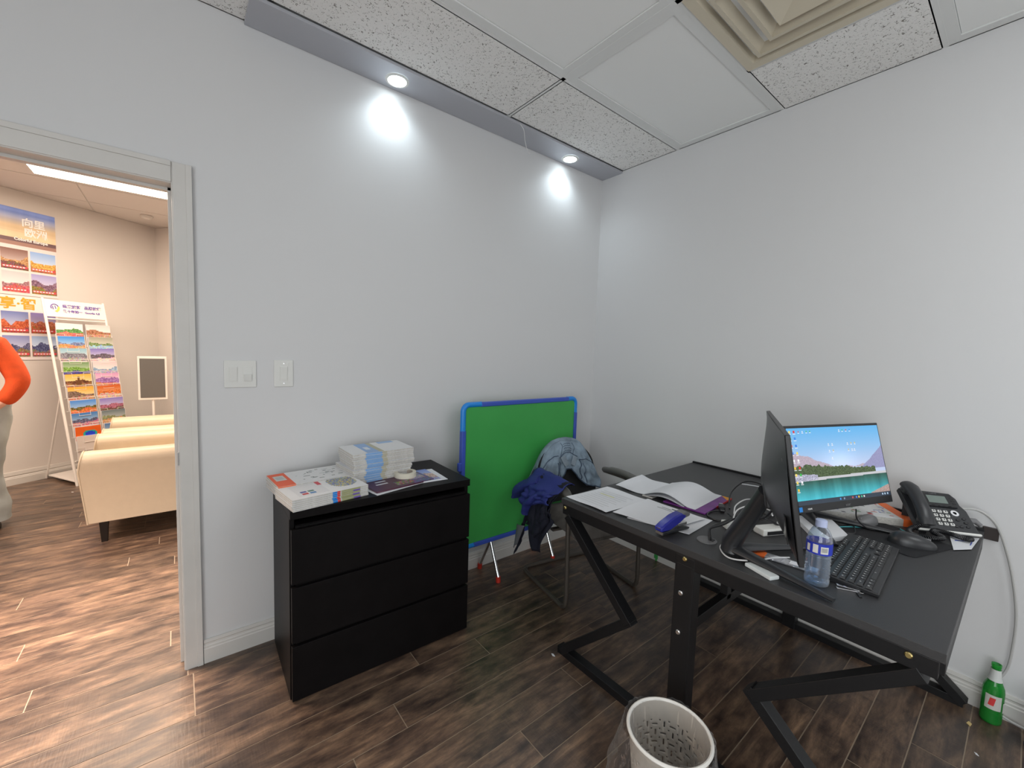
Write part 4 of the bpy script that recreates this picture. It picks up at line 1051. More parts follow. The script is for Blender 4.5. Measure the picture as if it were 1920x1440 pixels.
# ridge joining front and back
def jridge(u, v):
    A, B = jfront(u, 0), jback(u, 0); m_ = A.lerp(B, v); m_.z += .016*math.sin(v*PI); return m_
b.grid(jridge, 60, 6); b.grid(jback, 60, 20)
jo = obj('jacket_shell', b, denim, jk, smooth=True, angle=80)
md = jo.modifiers.new('thick', 'SOLIDIFY'); md.thickness = .004; md.offset = 0
def seam(path_uv, r=.0028, n=24, nm='seam'):
    P = [jfront(u, v)+Vector((0, -.003, 0)) for u, v in path_uv]; q = MB(); q.tube(P, r, 5); obj(nm, q, denim_d, jk, smooth=True)
seam([(.04+.30*t, .30-.10*math.sin(t*PI/2)+.12*t*t) for t in np.linspace(0, 1, 20)])
seam([(.96-.30*t, .22+.22*t) for t in np.linspace(0, 1, 20)])
seam([(.36+.28*t, .40) for t in np.linspace(0, 1, 14)])
for uu in (.40, .60): seam([(uu+(.02*math.sin(t*5)), .05+.35*t) for t in np.linspace(0, 1, 16)], .0016)
for uu, s0 in ((.31, .45), (.36, .5), (.66, .45), (.71, .5)): seam([(uu+.012*math.sin(t*9), s0+.5*t) for t in np.linspace(0, 1, 18)], .0034)
seam([(t, .985) for t in np.linspace(.02, .98, 70)], .0042, nm='hem')
# wash creases across the yoke
for vv in (.10, .17, .24, .34): seam([(.44+.12*t, vv+.01*math.sin(t*20)) for t in np.linspace(0, 1, 12)], .0014, nm='stitching')
# collar stand hanging inside the notch, and pockets
def flap(pts, mt, nm, th=.004):
    q = MB(); q.prism(pts, 0, th, 'y'); o = obj(nm, q, mt, jk, bevel=.001); return o
for s0 in (-1, 1):
    q = MB(); P = [jfront(.5+s0*.10, .42)+Vector((0, -.012, 0)), jfront(.5+s0*.035, .85)+Vector((0, -.014, 0))]
    q.bar(P[0], P[1], .035, .006, (0, 1, 0)); obj('collar_strip', q, denim_l, jk, bevel=.002)

# ---- navy jacket over the left arm
nj = thing('navy_jacket', 'dark navy jacket with bright blue sleeves slung over the left chair arm', 'jacket', (-.645, -.52, 0), math.radians(-11))
def cloth(name, mt, fn, nu=26, nv=30, th=.004):
    q = MB(); q.grid(fn, nu, nv); o = obj(name, q, mt, nj, smooth=True, fixn=False, angle=80); md = o.modifiers.new('thick', 'SOLIDIFY'); md.thickness = th; md.offset = 0; return o
def hemz(u, ks):
    return float(np.interp(u, [k[0] for k in ks], [k[1] for k in ks]))
def drape(y0, y1, ks, out, seed, flare=1.25, shift=.05):
    def fn(u, v):
        y = y0+(y1-y0)*u
        if v < .2:
            a_ = (1-v/.2)*PI*.75; x = -W2+.001-(.038+out*.3)*math.cos(a_); z = .668+(.042+out*.3)*math.sin(a_)
        else:
            t = (v-.2)/.8; zb_ = hemz(u, ks); z = .668+(zb_-.668)*t
            x = -W2-.038-out-.03*math.sin(t*2.4)
            y = (y0+y1)/2+(y-(y0+y1)/2)*(1-.25*math.sin(t*PI)+(flare-1)*t)+shift*t*t
            x -= abs(.020*math.sin(u*11+seed+t*2)*t**.5)+abs(mn.noise(Vector((u*3, t*4, seed))))*.035
        return Vector((x, y, z+mn.noise(Vector((u*5, v*5, seed)))*.010))
    return fn
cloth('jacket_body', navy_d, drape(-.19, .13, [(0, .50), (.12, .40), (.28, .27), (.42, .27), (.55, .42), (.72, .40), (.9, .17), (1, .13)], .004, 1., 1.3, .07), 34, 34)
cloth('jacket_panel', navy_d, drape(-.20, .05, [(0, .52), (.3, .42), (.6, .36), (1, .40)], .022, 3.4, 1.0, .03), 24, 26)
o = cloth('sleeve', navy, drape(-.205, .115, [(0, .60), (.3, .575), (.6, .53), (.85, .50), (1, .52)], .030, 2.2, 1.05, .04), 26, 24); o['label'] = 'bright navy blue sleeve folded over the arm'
def sleeve(P, R_, nm, lab=None):
    P = smooth_path(P, 6); q = MB(); rr = list(np.interp(np.linspace(0, 1, len(P)), np.linspace(0, 1, len(R_)), R_))
    q.tube(P, rr, 20, flat=.45)
    q.v = [tuple(Vector(p_)+Vector((mn.noise(Vector(p_)*18), mn.noise(Vector(p_)*18+Vector((5, 0, 0))), mn.noise(Vector(p_)*18+Vector((0, 5, 0)))))*.014) for p_ in q.v]
    o = obj(nm, q, navy, nj, smooth=True, angle=80); return o
sleeve([(-W2-.03, .03, .675), (-W2-.065, .12, .635), (-W2-.075, .19, .575), (-W2-.075, .235, .525)], [.055, .062, .062, .058], 'sleeve_cuff')
sleeve([(-W2-.06, -.06, .64), (-W2-.090, .0, .585), (-W2-.095, .05, .53), (-W2-.095, .075, .475)], [.05, .055, .055, .05], 'sleeve_cuff')
q = MB(); cq = [Vector((-W2-.062, .165, .37)), Vector((-W2-.075, .10, .405)), Vector((-W2-.075, .01, .40)), Vector((-W2-.06, .20, .20))]
q.grid(lambda u, v: (cq[0]*(1-u)+cq[1]*u*.5+cq[2]*u*.5)*(1-v)+(cq[3]*(1-u*.25)+cq[2]*u*.25)*v+Vector((-.045-.010*math.sin(u*PI), 0, 0)), 8, 10); o = obj('lining_patch', q, lining, nj, smooth=True, fixn=False); o['label'] = 'pale grey lining showing'
md = o.modifiers.new('thick', 'SOLIDIFY'); md.thickness = .004

# =================================================================== WASTE BIN
BC = (-1.445, -1.585)
wbn = thing('waste_bin', 'cream perforated waste bin lined with a clear bag', 'bin', (BC[0], BC[1], 0))
BH, RT, RB = .29, .117, .088
b = MB(); n = 144; rowsN = 62
def rad(z): return RB+(RT-RB)*z/BH
I = [[b.V((rad(z)*math.cos(2*PI*j/n), rad(z)*math.sin(2*PI*j/n), z)) for j in range(n)] for z in np.linspace(0, BH, rowsN+1)]
for r in range(rowsN):
    for j in range(n):
        hole = False
        if 7 <= r < 49:
            cx_, cy_ = j % 6, (r-7) % 6; par = ((j//6)+((r-7)//6)) % 2
            hole = ((cx_, cy_) in ((1, 2), (2, 2), (3, 2), (4, 2)) if par else (cx_, cy_) in ((2, 1), (2, 2), (2, 3), (2, 4))) or (cx_, cy_) == (5, 5)
        if not hole: b.F((I[r][j], I[r][(j+1) % n], I[r+1][(j+1) % n], I[r+1][j]))
o = obj('bin_wall', b, bin_m, wbn, smooth=True, fixn=False, angle=80); md = o.modifiers.new('t', 'SOLIDIFY'); md.thickness = .003
b = MB(); b.lathe([(RB, 0), (RB, .004)], n=48); obj('bin_bottom', b, bin_m, wbn)
b = MB(); b.tube([((RT+.002)*math.cos(a_), (RT+.002)*math.sin(a_), BH) for a_ in np.linspace(0, 2*PI, 49)[:-1]], .0055, 8, closed=True); obj('rim', b, plain('bin_rim', (.78, .76, .72), .35), wbn, smooth=True)
b = MB()
def bag_out(u, v):
    a_ = u*2*PI; bl = .5+.5*math.cos(a_-math.radians(165)); r = RT+.008+.012*bl+v*(.006+.055*bl*math.sin(v*PI*.8))
    r += .004*math.sin(a_*17+v*6)*v+.003*math.sin(a_*31); return Vector((r*math.cos(a_), r*math.sin(a_), BH+.004-v*(.13+.07*bl)+.006*math.sin(a_*5)))
def bag_in(u, v):
    a_ = u*2*PI; r = RT-.004-v*.018-.003*math.sin(a_*13+v*5)-.003*abs(math.sin(a_*23))
    return Vector((r*math.cos(a_), r*math.sin(a_), BH+.004-v*.20))
b.grid(bag_out, 96, 12); b.grid(bag_in, 96, 10); o = obj('plastic_bag', b, bagfilm, wbn, smooth=True, fixn=False, angle=80); o['label'] = 'clear crinkled plastic bag liner'

# =================================================================== BOTTLES ON THE FLOOR
gbt = thing('glass_bottle', 'green glass bottle with a white neck wrap by the right wall', 'bottle', (-.062, -2.186, .005), math.radians(20))
b = MB(); b.lathe([(.028, 0), (.0305, .004), (.031, .012), (.031, .13), (.029, .145), (.019, .172), (.0145, .19), (.0132, .225), (.0145, .228), (.0145, .238), (.011, .239)], n=32, cap1=False); obj('bottle_glass', b, greenglass, gbt, smooth=True, angle=70)
b = MB(); b.lathe([(.0285, .003), (.0292, .012), (.0292, .09)], n=32); obj('bottle_shade', b, thinfilm('green_depth', (.06, .5, .10), .06, .05), gbt, smooth=True)
b = MB(); b.lathe([(.0212, .172), (.0170, .186), (.0145, .218)], n=32, cap0=False, cap1=False); obj('neck_wrap', b, plain('bottle_paper', (.6, .62, .6), .5), gbt, smooth=True)
aa = math.atan2(0, -1)
q = MB(); q.grid(lambda u, v: (.0316*math.cos(aa-1.0+1.5*u), .0316*math.sin(aa-1.0+1.5*u), .062+.058*v), 12, 1); lb2 = obj('paper_label', q, plain('bottle_label', (.62, .62, .58), .5), gbt, fixn=False)
q = MB(); q.grid(lambda u, v: (.0319*math.cos(aa-.7+.5*u+.15*v), .0319*math.sin(aa-.7+.5*u+.15*v), .078+.032*v), 8, 1); obj('red_emblem', q, red_ink, lb2, fixn=False)
q = MB(); q.grid(lambda u, v: (.0316*math.cos(aa+.75+.5*u), .0316*math.sin(aa+.75+.5*u), .055+.04*v), 6, 1); obj('paper_label', q, MATS['bottle_label'], gbt, fixn=False)
bb = thing('plastic_bottle', 'blue plastic bottle on the floor at the right edge of the photo', 'bottle', (-.135, -2.305, .005))
prof = [(.028, 0), (.033, .006)]; z = .02
while z < .14: prof += [(.034, z), (.031, z+.008)]; z += .016
prof += [(.034, .15), (.030, .17), (.016, .192), (.013, .20)]
b = MB(); b.lathe(prof, n=28); obj('bottle_body', b, plain('blue_pet', (.015, .06, .30), .2), bb, smooth=True, angle=70)
b = MB(); b.lathe([(.0155, .198), (.0155, .214)], n=20); obj('cap', b, blue_f, bb, smooth=True)
# scraps on the floor
for k, (x, y, s_, lb_, mt) in enumerate(((-.16, -2.135, .016, 'yellowish wood splinter on the floor by the desk foot', plain('splinter', (.6, .45, .2), .7)), (-.33, -2.165, .008, 'tiny white paper scrap on the floor in front of the desk foot', paper), (-1.235, -.885, .012, 'small white sliver beside the desk foot near the chair', paper), (-3.36, 3.22, .014, 'small white paper scrap on the showroom floor by the rack', paper))):
    b = MB(); b.prism([(-s_, -s_*.3), (s_*.4, -s_*.5), (s_, .1*s_), (-.2*s_, s_*.4)], 0, .002); tag(obj('floor_scrap', b, mt, loc=(x, y, .0052), rotz=k*.7), lb_, 'scrap')

# =================================================================== SHOWROOM
lp = thing('ceiling_light', 'large lit rectangular light panel in the showroom ceiling', 'ceiling light', (-2.865, 2.79, H))
b = MB(); b.box((0, 0, -.010), (1.20, .53, .012)); obj('diffuser', b, warmpanel, lp)
b = MB()
for s_ in (-1, 1): b.box((0, s_*.274, -.008), (1.235, .018, .018)); b.box((s_*.609, 0, -.008), (.018, .53, .018))
obj('frame', b, trim_m, lp)
sd = thing('smoke_detector', 'small round white ceiling detector near the showroom corner', 'smoke detector', (-2.811, 3.978, H))
b = MB(); b.lathe([(.055, .0), (.055, -.012), (.045, -.025), (.02, -.028)], n=28); obj('housing', b, trim_m, sd, smooth=True)
b = MB(); b.lathe([(.03, -.026), (.028, -.031)], n=20); obj('grille', b, rackw, sd, smooth=True)
# sign on a pole in the corner
sg = thing('sign_stand', 'dark grey panel in a white frame on a thin white pole', 'sign', (-2.79, 3.60, 0))
b = MB(); b.box((0, 0, 1.02), (.235, .02, .455)); obj('sign_frame', b, rackw, sg, bevel=.003)
b = MB(); b.box((0, -.0115, 1.02), (.20, .003, .41)); obj('sign_panel', b, screen_grey, sg)
b = MB(); b.tube([(0, .01, 0), (0, .01, .80)], .012, 10); obj('pole', b, rackw, sg, smooth=True)
b = MB(); b.lathe([(.14, 0), (.14, .006), (.03, .012)], n=28); obj('base', b, rackw, sg, smooth=True)

# ---- posters on the wall
def wallpt(s_, z, d=.004): return W0+U*s_-NN*d+Vector((0, 0, z))
def poster(label, s1, z0, z1, wd):
    base = wallpt(s1-wd/2, z0); t = thing('poster', label, 'poster', base)
    ax = frame((0, 0, 0), U, (0, 0, 1))        # local x along wall, y up, z out
    if (ax @ Vector((0, 0, 1))).dot(-NN) < 0: pass
    return t, ax
def put(name, fn, mt, t, ax, **k):
    q = MB(); q.xf = ax; fn(q); return obj(name, q, mt, t, **k)
# upper poster: s from -.52 to .135 ; 1.80..2.60
t1, ax = poster('travel poster with sunset sky headline above small city photos', .16, 1.80, 2.60, .86)
put('poster_sheet', lambda q: q.box((0, .40, 0), (.86, .80, .003)), plain('poster_pink_white', (.80, .66, .66), .5), t1, ax)
rs = np.random.RandomState(11); im = np.zeros((30, 60, 3)); Y, X = np.mgrid[0:30, 0:60]; v = Y/30
im[:] = np.array([.40, .50, .78])[None, None]+(np.array([.86, .76, .62])-np.array([.40, .50, .78]))*np.clip((v-.1)/.35, 0, 1)[..., None]
im += ((noise1(60, rs, 5, 4)[None, :]+noise1(30, rs, 5, 4)[:, None])*.16)[..., None]; im[24:] = np.array([.42, .32, .34]); im[27:] = np.array([.62, .48, .44])
put('headline_picture', lambda q: q.pic(srgb(np.clip(im, 0, 1)), (-.43, .46, .0022), (.86, 0, 0), (0, .34, 0)), print_m, t1, ax, fixn=False)
text('向里', .085, white_ink, t1, ax @ Matrix.Translation((.185, .655, .003)), bold=.002, name='headline_lettering')
text('欧洲', .085, white_ink, t1, ax @ Matrix.Translation((.20, .565, .003)), bold=.002, name='headline_lettering')
text('Colorful Europe', .036, white_ink, t1, ax @ Matrix.Translation((.13, .51, .003)), bold=.0012, name='subtitle_lettering')
skies = [(.55, .38, .36), (.55, .68, .88), (.75, .76, .78), (.60, .58, .78), (.5, .45, .55), (.45, .55, .8)]
def photo_tile(t, x, y, w_, h, seed, sky, midc, fgc):
    q = MB(); q.xf = ax; q.pic(print_img(seed, 26, 20, sky, midc, fgc), (x, y, .0022), (w_, 0, 0), (0, h, 0)); o = obj('photo_tile', q, print_m, t, fixn=False)
    q = MB(); q.xf = ax; q.box((x+w_/2, y+h*.13, .0028), (w_*.92, h*.10, .001)); obj('caption_strip', q, plain('caption_red', (.72, .06, .08), .5) if 'caption_red' not in MATS else MATS['caption_red'], o)
    q = MB(); q.xf = ax
    for k in range(7): q.box((x+w_*(.10+.12*k), y+h*.13, .0036), (w_*.08, h*.045, .0006))
    obj('caption_print', q, white_ink, o)
cols = [.235, .035, -.165, -.365]
pal_ = [((.5, .36, .33), (.72, .55, .38), (.45, .28, .25)), ((.55, .68, .88), (.82, .62, .30), (.62, .40, .22)), ((.74, .75, .77), (.62, .45, .48), (.72, .35, .36)), ((.62, .60, .80), (.48, .36, .45), (.50, .44, .24))]
for ci, cx_ in enumerate(cols):
    for ri, y_ in enumerate((.235, .025)):
        pi_ = (1 if ci % 2 == 0 else 0) + 2*ri
        photo_tile(t1, cx_, y_, .185, .19, 20+ci*3+ri, *pal_[pi_])
t2, ax = poster('travel poster with big orange headline, partly behind the brochure rack', .15, 1.19, 1.79, .92)
put('poster_sheet', lambda q: q.box((0, .30, 0), (.92, .60, .003)), plain('poster_white', (.80, .74, .74), .5), t2, ax)
text('澳洲私享·智', .115, orange_ink, t2, ax @ Matrix.Translation((-.30, .49, .003)), bold=.003, name='headline_lettering', sx=1.0)
for ci, cx_ in enumerate((.255, .055, -.145, -.345)):
    for ri, y_ in enumerate((.255, .03)):
        photo_tile(t2, cx_, y_, .185, .20, 50+ci*5+ri, *[((.5, .45, .68), (.72, .42, .30), (.66, .35, .22)), ((.45, .5, .72), (.74, .36, .22), (.6, .3, .25)), ((.62, .72, .88), (.30, .32, .48), (.52, .44, .40)), ((.52, .55, .75), (.36, .36, .50), (.52, .42, .32))][(ci+2*ri) % 4])

# ---- brochure rack
F0 = Vector((-3.356, 3.433, 0)); T0 = Vector((-3.549, 3.689, 1.615)); RUP = (T0-F0).normalized(); RN = U.cross(RUP)  # RN towards the viewer or away
if RN.dot(Vector((-2.58, -2.18, 1.4))-F0) < 0: RN = -RN
rk = thing('brochure_rack', 'white leaning metal brochure rack with a printed header board', 'rack', F0)
RM = Matrix((U, RUP, RN)).transposed().to_4x4()      # x across, y up the face, z towards viewer
def rb(fn, name, mt, **k):
    q = MB(); q.xf = RM; fn(q); return obj(name, q, mt, rk, **k)
rb(lambda q: q.tube([(0, .0, 0), (0, 1.82, 0)], .011, 10), 'side_rail', rackw, smooth=True)
rb(lambda q: q.tube([(.48, .0, 0), (.48, 1.82, 0)], .011, 10), 'side_rail', rackw, smooth=True)
rb(lambda q: q.box((.24, 1.725, .004), (.49, .165, .008)), 'header_board', plain('header_board', (.85, .80, .76), .5), bevel=.002)
text('纵横旅游', .036, purple_ink, rk, RM @ Matrix.Translation((.135, 1.738, .010)), bold=.0012, name='header_lettering')
text('数十年如一', .030, purple_ink, rk, RM @ Matrix.Translation((.135, 1.692, .010)), bold=.0012, name='header_lettering')
text('品牌旅行', .036, purple_ink, rk, RM @ Matrix.Translation((.305, 1.738, .010)), bold=.0012, name='header_lettering')
text('Google 4.8', .028, purple_ink, rk, RM @ Matrix.Translation((.305, 1.692, .010)), bold=.001, name='header_lettering')
q = MB(); q.xf = RM; q.tube([(.075+.028*math.cos(a_), 1.735+.030*math.sin(a_), .010) for a_ in np.linspace(.3, PI+.5, 12)], .0045, 6); q.tube([(.06, 1.745, .010), (.062, 1.715, .010)], .0035, 6); q.tube([(.078, 1.75, .010), (.082, 1.72, .010)], .0035, 6); obj('header_logo', q, purple_ink, rk, smooth=True)
q = MB(); q.xf = RM; q.prism([(.10, 1.755), (.112, 1.735), (.105, 1.705), (.088, 1.688), (.072, 1.698), (.09, 1.712), (.097, 1.73)], .008, .012); obj('header_logo', q, yellow_ink, rk)
for z in (.235, 1.62): rb(lambda q: q.tube([(0, z, 0), (.48, z, 0)], .007, 8), 'cross_rail', rackw, smooth=True)
# rear struts, foot tray
B0 = Vector((-3.632, 3.90, 0))-F0
for dx in (0, .48):
    q = MB(); q.tube([B0+U*dx, RM @ Vector((dx, .86, -.01))], .008, 8); obj('rear_strut', q, rackw, rk, smooth=True)
q = MB(); c = [Vector((0, 0, .045)), U*.48+Vector((0, 0, .045)), U*.48+B0*.93+Vector((0, 0, .045)), B0*.93+Vector((0, 0, .045))]
I = [q.V(v_) for v_ in c]; J = [q.V(v_-Vector((0, 0, .012))) for v_ in c]; q.F(I); q.F(J[::-1])
for k in range(4): q.F((I[k], I[(k+1) % 4], J[(k+1) % 4], J[k]))
obj('foot_tray', q, rackw, rk, bevel=.002)
rowz = [1.577, 1.449, 1.332, 1.196, 1.077, .951, .820, .695, .560, .470]
hoop = MB()
for zz in rowz:
    pz = zz-.20
    for cx_ in (.03, .265):
        q = MB(); q.xf = RM
        q.tube([(cx_-.005, pz-.03, .0), (cx_-.005, pz-.03, .035), (cx_-.005, pz+.09, .045), (cx_+.06, pz+.09, .046), (cx_+.06, pz+.045, .044), (cx_+.15, pz+.045, .044), (cx_+.15, pz+.09, .046), (cx_+.215, pz+.09, .045), (cx_+.215, pz-.03, .035), (cx_+.215, pz-.03, 0)], .0022, 5)
        q.box((cx_+.105, pz-.032, .018), (.22, .003, .036)); obj('wire_pocket', q, rackw, rk)
cols_b = [((.86, .86, .88), (.35, .55, .30), (.8, .45, .42)), ((.88, .80, .80), (.62, .42, .32), (.72, .55, .45)),
          ((.25, .55, .88), (.45, .5, .66), (.76, .56, .38)), ((.62, .62, .55), (.45, .55, .35), (.6, .72, .82)),
          ((.55, .72, .80), (.50, .50, .55), (.62, .62, .62)), ((.52, .48, .76), (.40, .36, .42), (.84, .74, .76)),
          ((.45, .58, .40), (.45, .62, .28), (.22, .22, .52)), ((.84, .78, .80), (.55, .66, .78), (.66, .62, .72)),
          ((.90, .70, .30), (.42, .26, .15), (.60, .42, .28)), ((.84, .62, .78), (.62, .45, .70), (.80, .50, .32)),
          ((.92, .66, .22), (.48, .40, .36), (.70, .52, .42)), ((.80, .36, .10), (.82, .45, .20), (.80, .66, .60)),
          ((.30, .55, .88), (.42, .38, .18), (.82, .46, .26)), ((.55, .50, .80), (.66, .40, .50), (.42, .32, .26)),
          ((.25, .48, .75), (.36, .36, .48), (.78, .50, .56)), ((.42, .48, .50), (.55, .58, .42), (.80, .60, .42)),
          ((.80, .38, .18), (.12, .22, .78), (.15, .62, .60)), ((.35, .50, .70), (.52, .56, .22), (.40, .66, .46)),
          ((.84, .82, .80), (.82, .80, .80), (.78, .66, .66)), ((.8, .76, .72), (.78, .72, .68), (.7, .6, .5))]
desc = ['white brochure with a red and green picture', 'beige brochure with a brown temple picture', 'blue sky brochure with three coast photos', 'olive brochure with a grey rock', 'pale teal beach brochure', 'violet evening brochure',
        'green and navy brochure', 'pale pink brochure with two small photos', 'golden tower brochure', 'pink and orange brochure', 'amber desert brochure', 'burnt orange brochure', 'blue sky brochure with autumn trees', 'purple sky town brochure',
        'dark blue brochure with pink flowers', 'grey-green river brochure', 'orange brochure with a blue round lake', 'blue and yellow-green coast brochure', 'plain white brochure with small red stamps', 'plain cream brochure']
place = ['top row', 'second row', 'third row', 'fourth row', 'fifth row', 'sixth row', 'seventh row', 'eighth row', 'ninth row', 'bottom row']
for r, zz in enumerate(rowz):
    for c_, cx_ in enumerate((.035, .272)):
        k = r*2+c_; hh = .215; wd = .205
        t = thing('brochure', f'{desc[k]}, rack\'s {"left" if c_ == 0 else "right"} column, {place[r]}', 'brochure', F0+(RM @ Vector((cx_+wd/2, zz-hh, .014))), 0, 'brochures in the rack')
        tiltm = RM @ Matrix.Rotation(.10+rnd.random()*.035, 4, 'X') @ Matrix.Rotation(rnd.uniform(-.02, .02), 4, 'Z')
        q = MB(); q.xf = tiltm; q.box((0, hh/2, .003), (wd, hh, .010)); obj('page_block', q, paper, t)
        im = np.ones((26, 24, 3))*srgb(np.array([.86, .82, .82])); im[:15] = print_img(80+k, 24, 15, *cols_b[k])
        if k >= 18: im[:] = srgb(np.array([.86, .82, .80]))
        if k >= 18: im[20:25, 13:17] = srgb(np.array([.6, .35, .35])); im[20:25, 19:23] = srgb(np.array([.65, .25, .28]))
        if k == 16:
            for yy in range(26):
                for xx in range(24):
                    d = ((xx-13)/7)**2+((yy-9)/5)**2
                    if yy < 16: im[yy, xx] = srgb(np.array([.10, .25, .85] if d < .5 else ([.1, .65, .6] if d < 1 else [.88, .38, .10])))
        if k == 8: im[3:12, 11:13] = srgb(np.array([.40, .25, .12])); im[8:13, 10:14] = srgb(np.array([.40, .25, .12]))
        q = MB(); q.xf = tiltm; q.pic(im, (-wd/2, 0, .0086), (wd, 0, 0), (0, hh, 0)); obj('cover_print', q, print_m, t, fixn=False)

# ---- armchairs (seen from their side, arms run along x, backs hidden)
def armchair(label, x0, y0):
    """x0 front, y0 near side"""
    t = thing('armchair', label, 'armchair', (x0, y0, 0), 0, 'cream armchairs')
    Wc, Dc = .86, .82
    for ys in (0, Wc-.17):
        q = MB()
        # side panel profile in y-z with rolled top, swept along x
        prof = [(.0, .16), (.17, .16), (.17, .50), (.165, .56)]+[(.085+.085*math.cos(a_), .575+.07*math.sin(a_)) for a_ in np.linspace(-.2, PI+.2, 12)]+[(.005, .52)]
        n_ = len(prof)
        def xo(z): return .025*math.sin((z-.16)/.46*PI*1.0)*-1+.02*(1 if z > .5 else 0)*-1
        A = [q.V((xo(z_), ys+y_, z_)) for y_, z_ in prof]; B = [q.V((Dc, ys+y_, z_)) for y_, z_ in prof]
        q.F(A); q.F(B[::-1])
        for j in range(n_): q.F((A[j], A[(j+1) % n_], B[(j+1) % n_], B[j]))
        a_o = obj('arm', q, sofa_m, t, smooth=True, bevel=.008, angle=50)
        q = MB(); P = [Vector((xo(z_)-.004, ys+y_, z_)) for y_, z_ in prof]; q.tube(P, .005, 6, closed=True); obj('piping', q, sofa_m, a_o, smooth=True)
    q = MB(); q.box((Dc/2, Wc/2, .24), (Dc-.02, Wc-.34, .14)); obj('seat_base', q, sofa_m, t, bevel=.01)
    q = MB(); q.box((Dc/2-.06, Wc/2, .385), (Dc-.2, Wc-.345, .14)); obj('seat_cushion', q, sofa_m, t, bevel=.035, seg=4)
    q = MB(); q.box((Dc-.08, Wc/2, .52), (.16, Wc-.34, .70)); obj('backrest', q, sofa_m, t, bevel=.05, seg=4)
    for lx in (.07, Dc-.06):
        for ly in (.06, Wc-.06):
            q = MB(); q.box((lx, ly, .08), (.032, .032, .16), None, (1.55, 1.55)); obj('leg', q, wood_leg, t, bevel=.002)
    return t
armchair('cream leather armchair nearest the doorway, its side and front leg in view', -3.075, 1.72)
armchair('cream leather armchair behind the nearest one, closer to the rack', -3.07, 2.66)

# ---- person at the left edge
ps = thing('person', 'person in an orange ribbed sweater and light flared jeans, hand at the waist', 'person', (-3.70, 2.50, 0))
def skin(name, V_, E_, R_, mat, parent=ps, sub=2):
    me = bpy.data.meshes.new(name); me.from_pydata([tuple(v) for v in V_], E_, []); o = bpy.data.objects.new(name, me); C.objects.link(o)
    o.modifiers.new('s', 'SKIN'); 
    for i, r in enumerate(R_): me.skin_vertices[0].data[i].radius = (r, r) if not isinstance(r, tuple) else r
    me.skin_vertices[0].data[0].use_root = True
    md = o.modifiers.new('u', 'SUBSURF'); md.levels = sub; md.render_levels = sub
    dg = bpy.context.evaluated_depsgraph_get(); m2 = bpy.data.meshes.new_from_object(o.evaluated_get(dg)); bpy.data.objects.remove(o)
    m2.materials.clear(); m2.materials.append(mat); m2.polygons.foreach_set('use_smooth', [True]*len(m2.polygons)); m2.name = name
    o = bpy.data.objects.new(name, m2); C.objects.link(o); o.parent = parent; return o
# facing -x and away (+y); slight lean towards -x
Vb = [(.0, 0, .92), (-.01, 0, 1.08), (-.03, .0, 1.25), (-.05, .0, 1.36), (-.08, .0, 1.44), (-.11, .01, 1.53), (-.12, .01, 1.62),
      (.10, -.02, 1.34), (.16, -.03, 1.20), (.205, -.05, 1.07), (.13, -.09, .93), (.07, -.10, .87),          # right arm, hand at hip
      (-.19, .0, 1.35), (-.24, -.02, 1.12), (-.30, -.06, .92), (-.33, -.09, .84),                            # left arm
      (.06, 0, .86), (.035, -.01, .50), (.02, .02, .10), (.02, -.06, .05),
      (-.08, 0, .86), (-.135, -.05, .50), (-.155, -.085, .10), (-.16, -.17, .05)]
Eb = [(0, 1), (1, 2), (2, 3), (3, 4), (4, 5), (5, 6), (3, 7), (7, 8), (8, 9), (9, 10), (10, 11), (3, 12), (12, 13), (13, 14), (14, 15), (0, 16), (16, 17), (17, 18), (18, 19), (0, 20), (20, 21), (21, 22), (22, 23)]
Rb = [(.14, .10), (.115, .085), (.14, .09), (.13, .08), .05, (.075, .085), (.07, .08), .052, .045, .038, .028, (.035, .015), .052, .045, .028, (.035, .015), .085, .055, .038, (.035, .03), .085, .055, .038, (.035, .03)]
skin('body', Vb, Eb, Rb, skin_m)
# sweater
Vs = [(-.0, 0, .98), (-.01, 0, 1.08), (-.03, .0, 1.25), (-.05, .0, 1.37), (-.075, .0, 1.42), (.105, -.02, 1.345), (.165, -.03, 1.22), (.215, -.05, 1.08), (.17, -.075, .985), (.125, -.09, .925), (-.19, .0, 1.35), (-.25, -.02, 1.12), (-.30, -.05, .94)]
Es = [(0, 1), (1, 2), (2, 3), (3, 4), (3, 5), (5, 6), (6, 7), (7, 8), (8, 9), (3, 10), (10, 11), (11, 12)]
skin('sweater', Vs, Es, [(.15, .115), (.14, .105), (.16, .11), (.145, .095), .06, .075, .07, .068, .06, .052, .07, .062, .05], sweater)
q = MB(); q.tube(smooth_path([(0, 0, .98), (0, 0, .93), (0, 0, .86), (0, 0, .80), (0, 0, .76)], 3), [.150]*4+[.160]*4+[.150]*3+[.12]*2, 24, flat=.80)
for P_, in (([(.07, 0, .84), (.055, -.01, .66), (.035, -.005, .48), (.025, .01, .28), (.025, .02, .06)],), ([(-.08, 0, .84), (-.11, -.03, .66), (-.135, -.055, .48), (-.15, -.075, .28), (-.16, -.09, .05)],)):
    pp = smooth_path(P_, 6); q.tube(pp, list(np.interp(np.linspace(0, 1, len(pp)), [0, .25, .5, .75, 1], [.092, .082, .066, .078, .105])), 22)
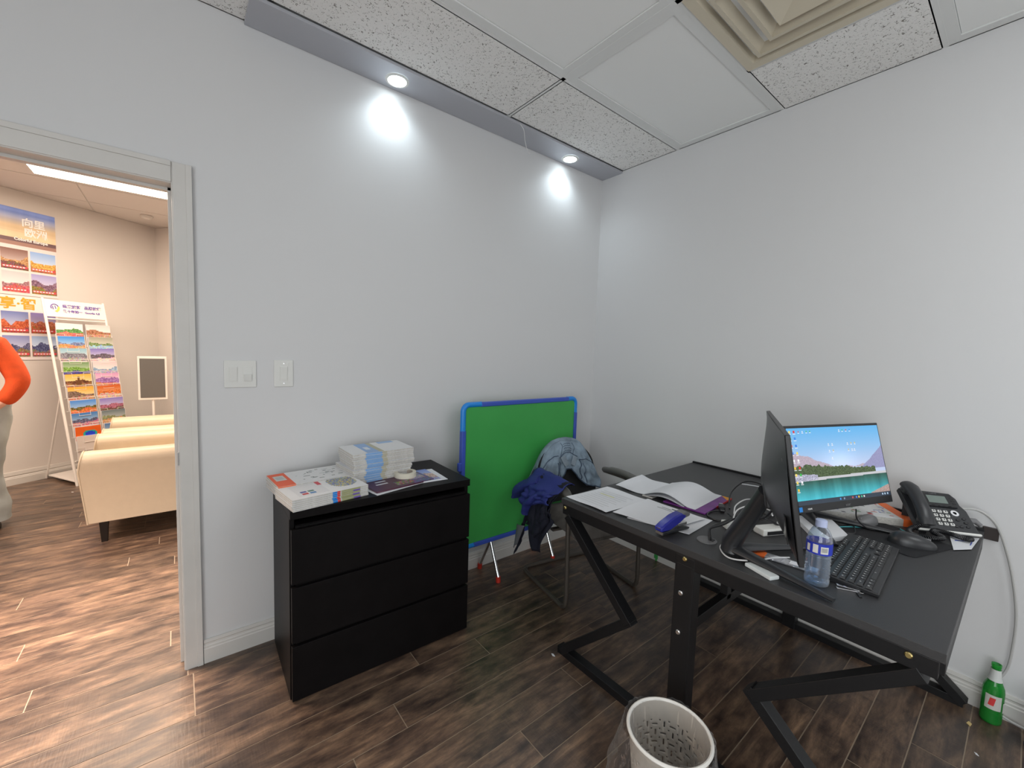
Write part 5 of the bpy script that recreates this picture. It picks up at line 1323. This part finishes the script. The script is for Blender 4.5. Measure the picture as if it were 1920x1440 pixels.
q.v = [tuple(Vector(p_)+Vector((mn.noise(Vector(p_)*9), mn.noise(Vector(p_)*9+Vector((5, 0, 0))), 0))*.018) for p_ in q.v]
obj('jeans', q, jeans, ps, smooth=True, angle=70)
Vh = [(-.12, .01, 1.68), (-.105, .0, 1.58), (-.06, -.03, 1.48), (-.01, -.05, 1.38), (.04, -.06, 1.28), (.07, -.06, 1.19)]
skin('hair', Vh, [(i, i+1) for i in range(5)], [(.09, .10), (.10, .11), (.10, .085), (.095, .07), (.075, .05), (.035, .03)], hair_m)
for (fx, fy) in ((.03, -.05), (-.165, -.15)):
    q = MB()
    def shf(u, v, fx=fx, fy=fy):
        a_ = u*2*PI; r = math.sin(v*PI/2); return (fx+.048*r*math.cos(a_), fy-.0+.125*r*math.sin(a_), max(0, .075*math.cos(v*PI/2)**.6*(1-.35*math.sin(a_)*r)))
    q.grid(shf, 20, 8); obj('shoe', q, shoe_m, ps, smooth=True)
# hands: palm with five fingers
def hand(w_, d, side):
    w_ = Vector(w_); d = Vector(d).normalized(); s_ = d.cross(Vector((0, 0, 1))).normalized(); V_, E_, R_ = [tuple(w_), tuple(w_+d*.045), tuple(w_+d*.085)], [(0, 1), (1, 2)], [(.022, .018), (.036, .016), (.038, .014)]
    for k, L_ in enumerate((.062, .072, .068, .052)):
        b0 = w_+d*.075+s_*(-.027+.018*k); c0 = len(V_); dn = Vector((0, 0, -.010))
        V_ += [tuple(b0), tuple(b0+d*L_*.5+dn*.5), tuple(b0+d*L_+dn*2)]; E_ += [(2 if False else c0, c0+1), (c0+1, c0+2)]; E_.append((2, c0)); R_ += [.0095, .009, .007]
    c0 = len(V_); V_ += [tuple(w_+d*.03-s_*.03*side), tuple(w_+d*.055-s_*.055*side), tuple(w_+d*.085-s_*.065*side)]; E_ += [(1, c0), (c0, c0+1), (c0+1, c0+2)]; R_ += [.012, .010, .008]
    o = skin('hand', V_, E_, R_, skin_m, sub=1); return o
hand((.10, -.10, .91), (-.8, -.1, -.5), 1); hand((-.33, -.09, .86), (0, -.1, -1), 1)
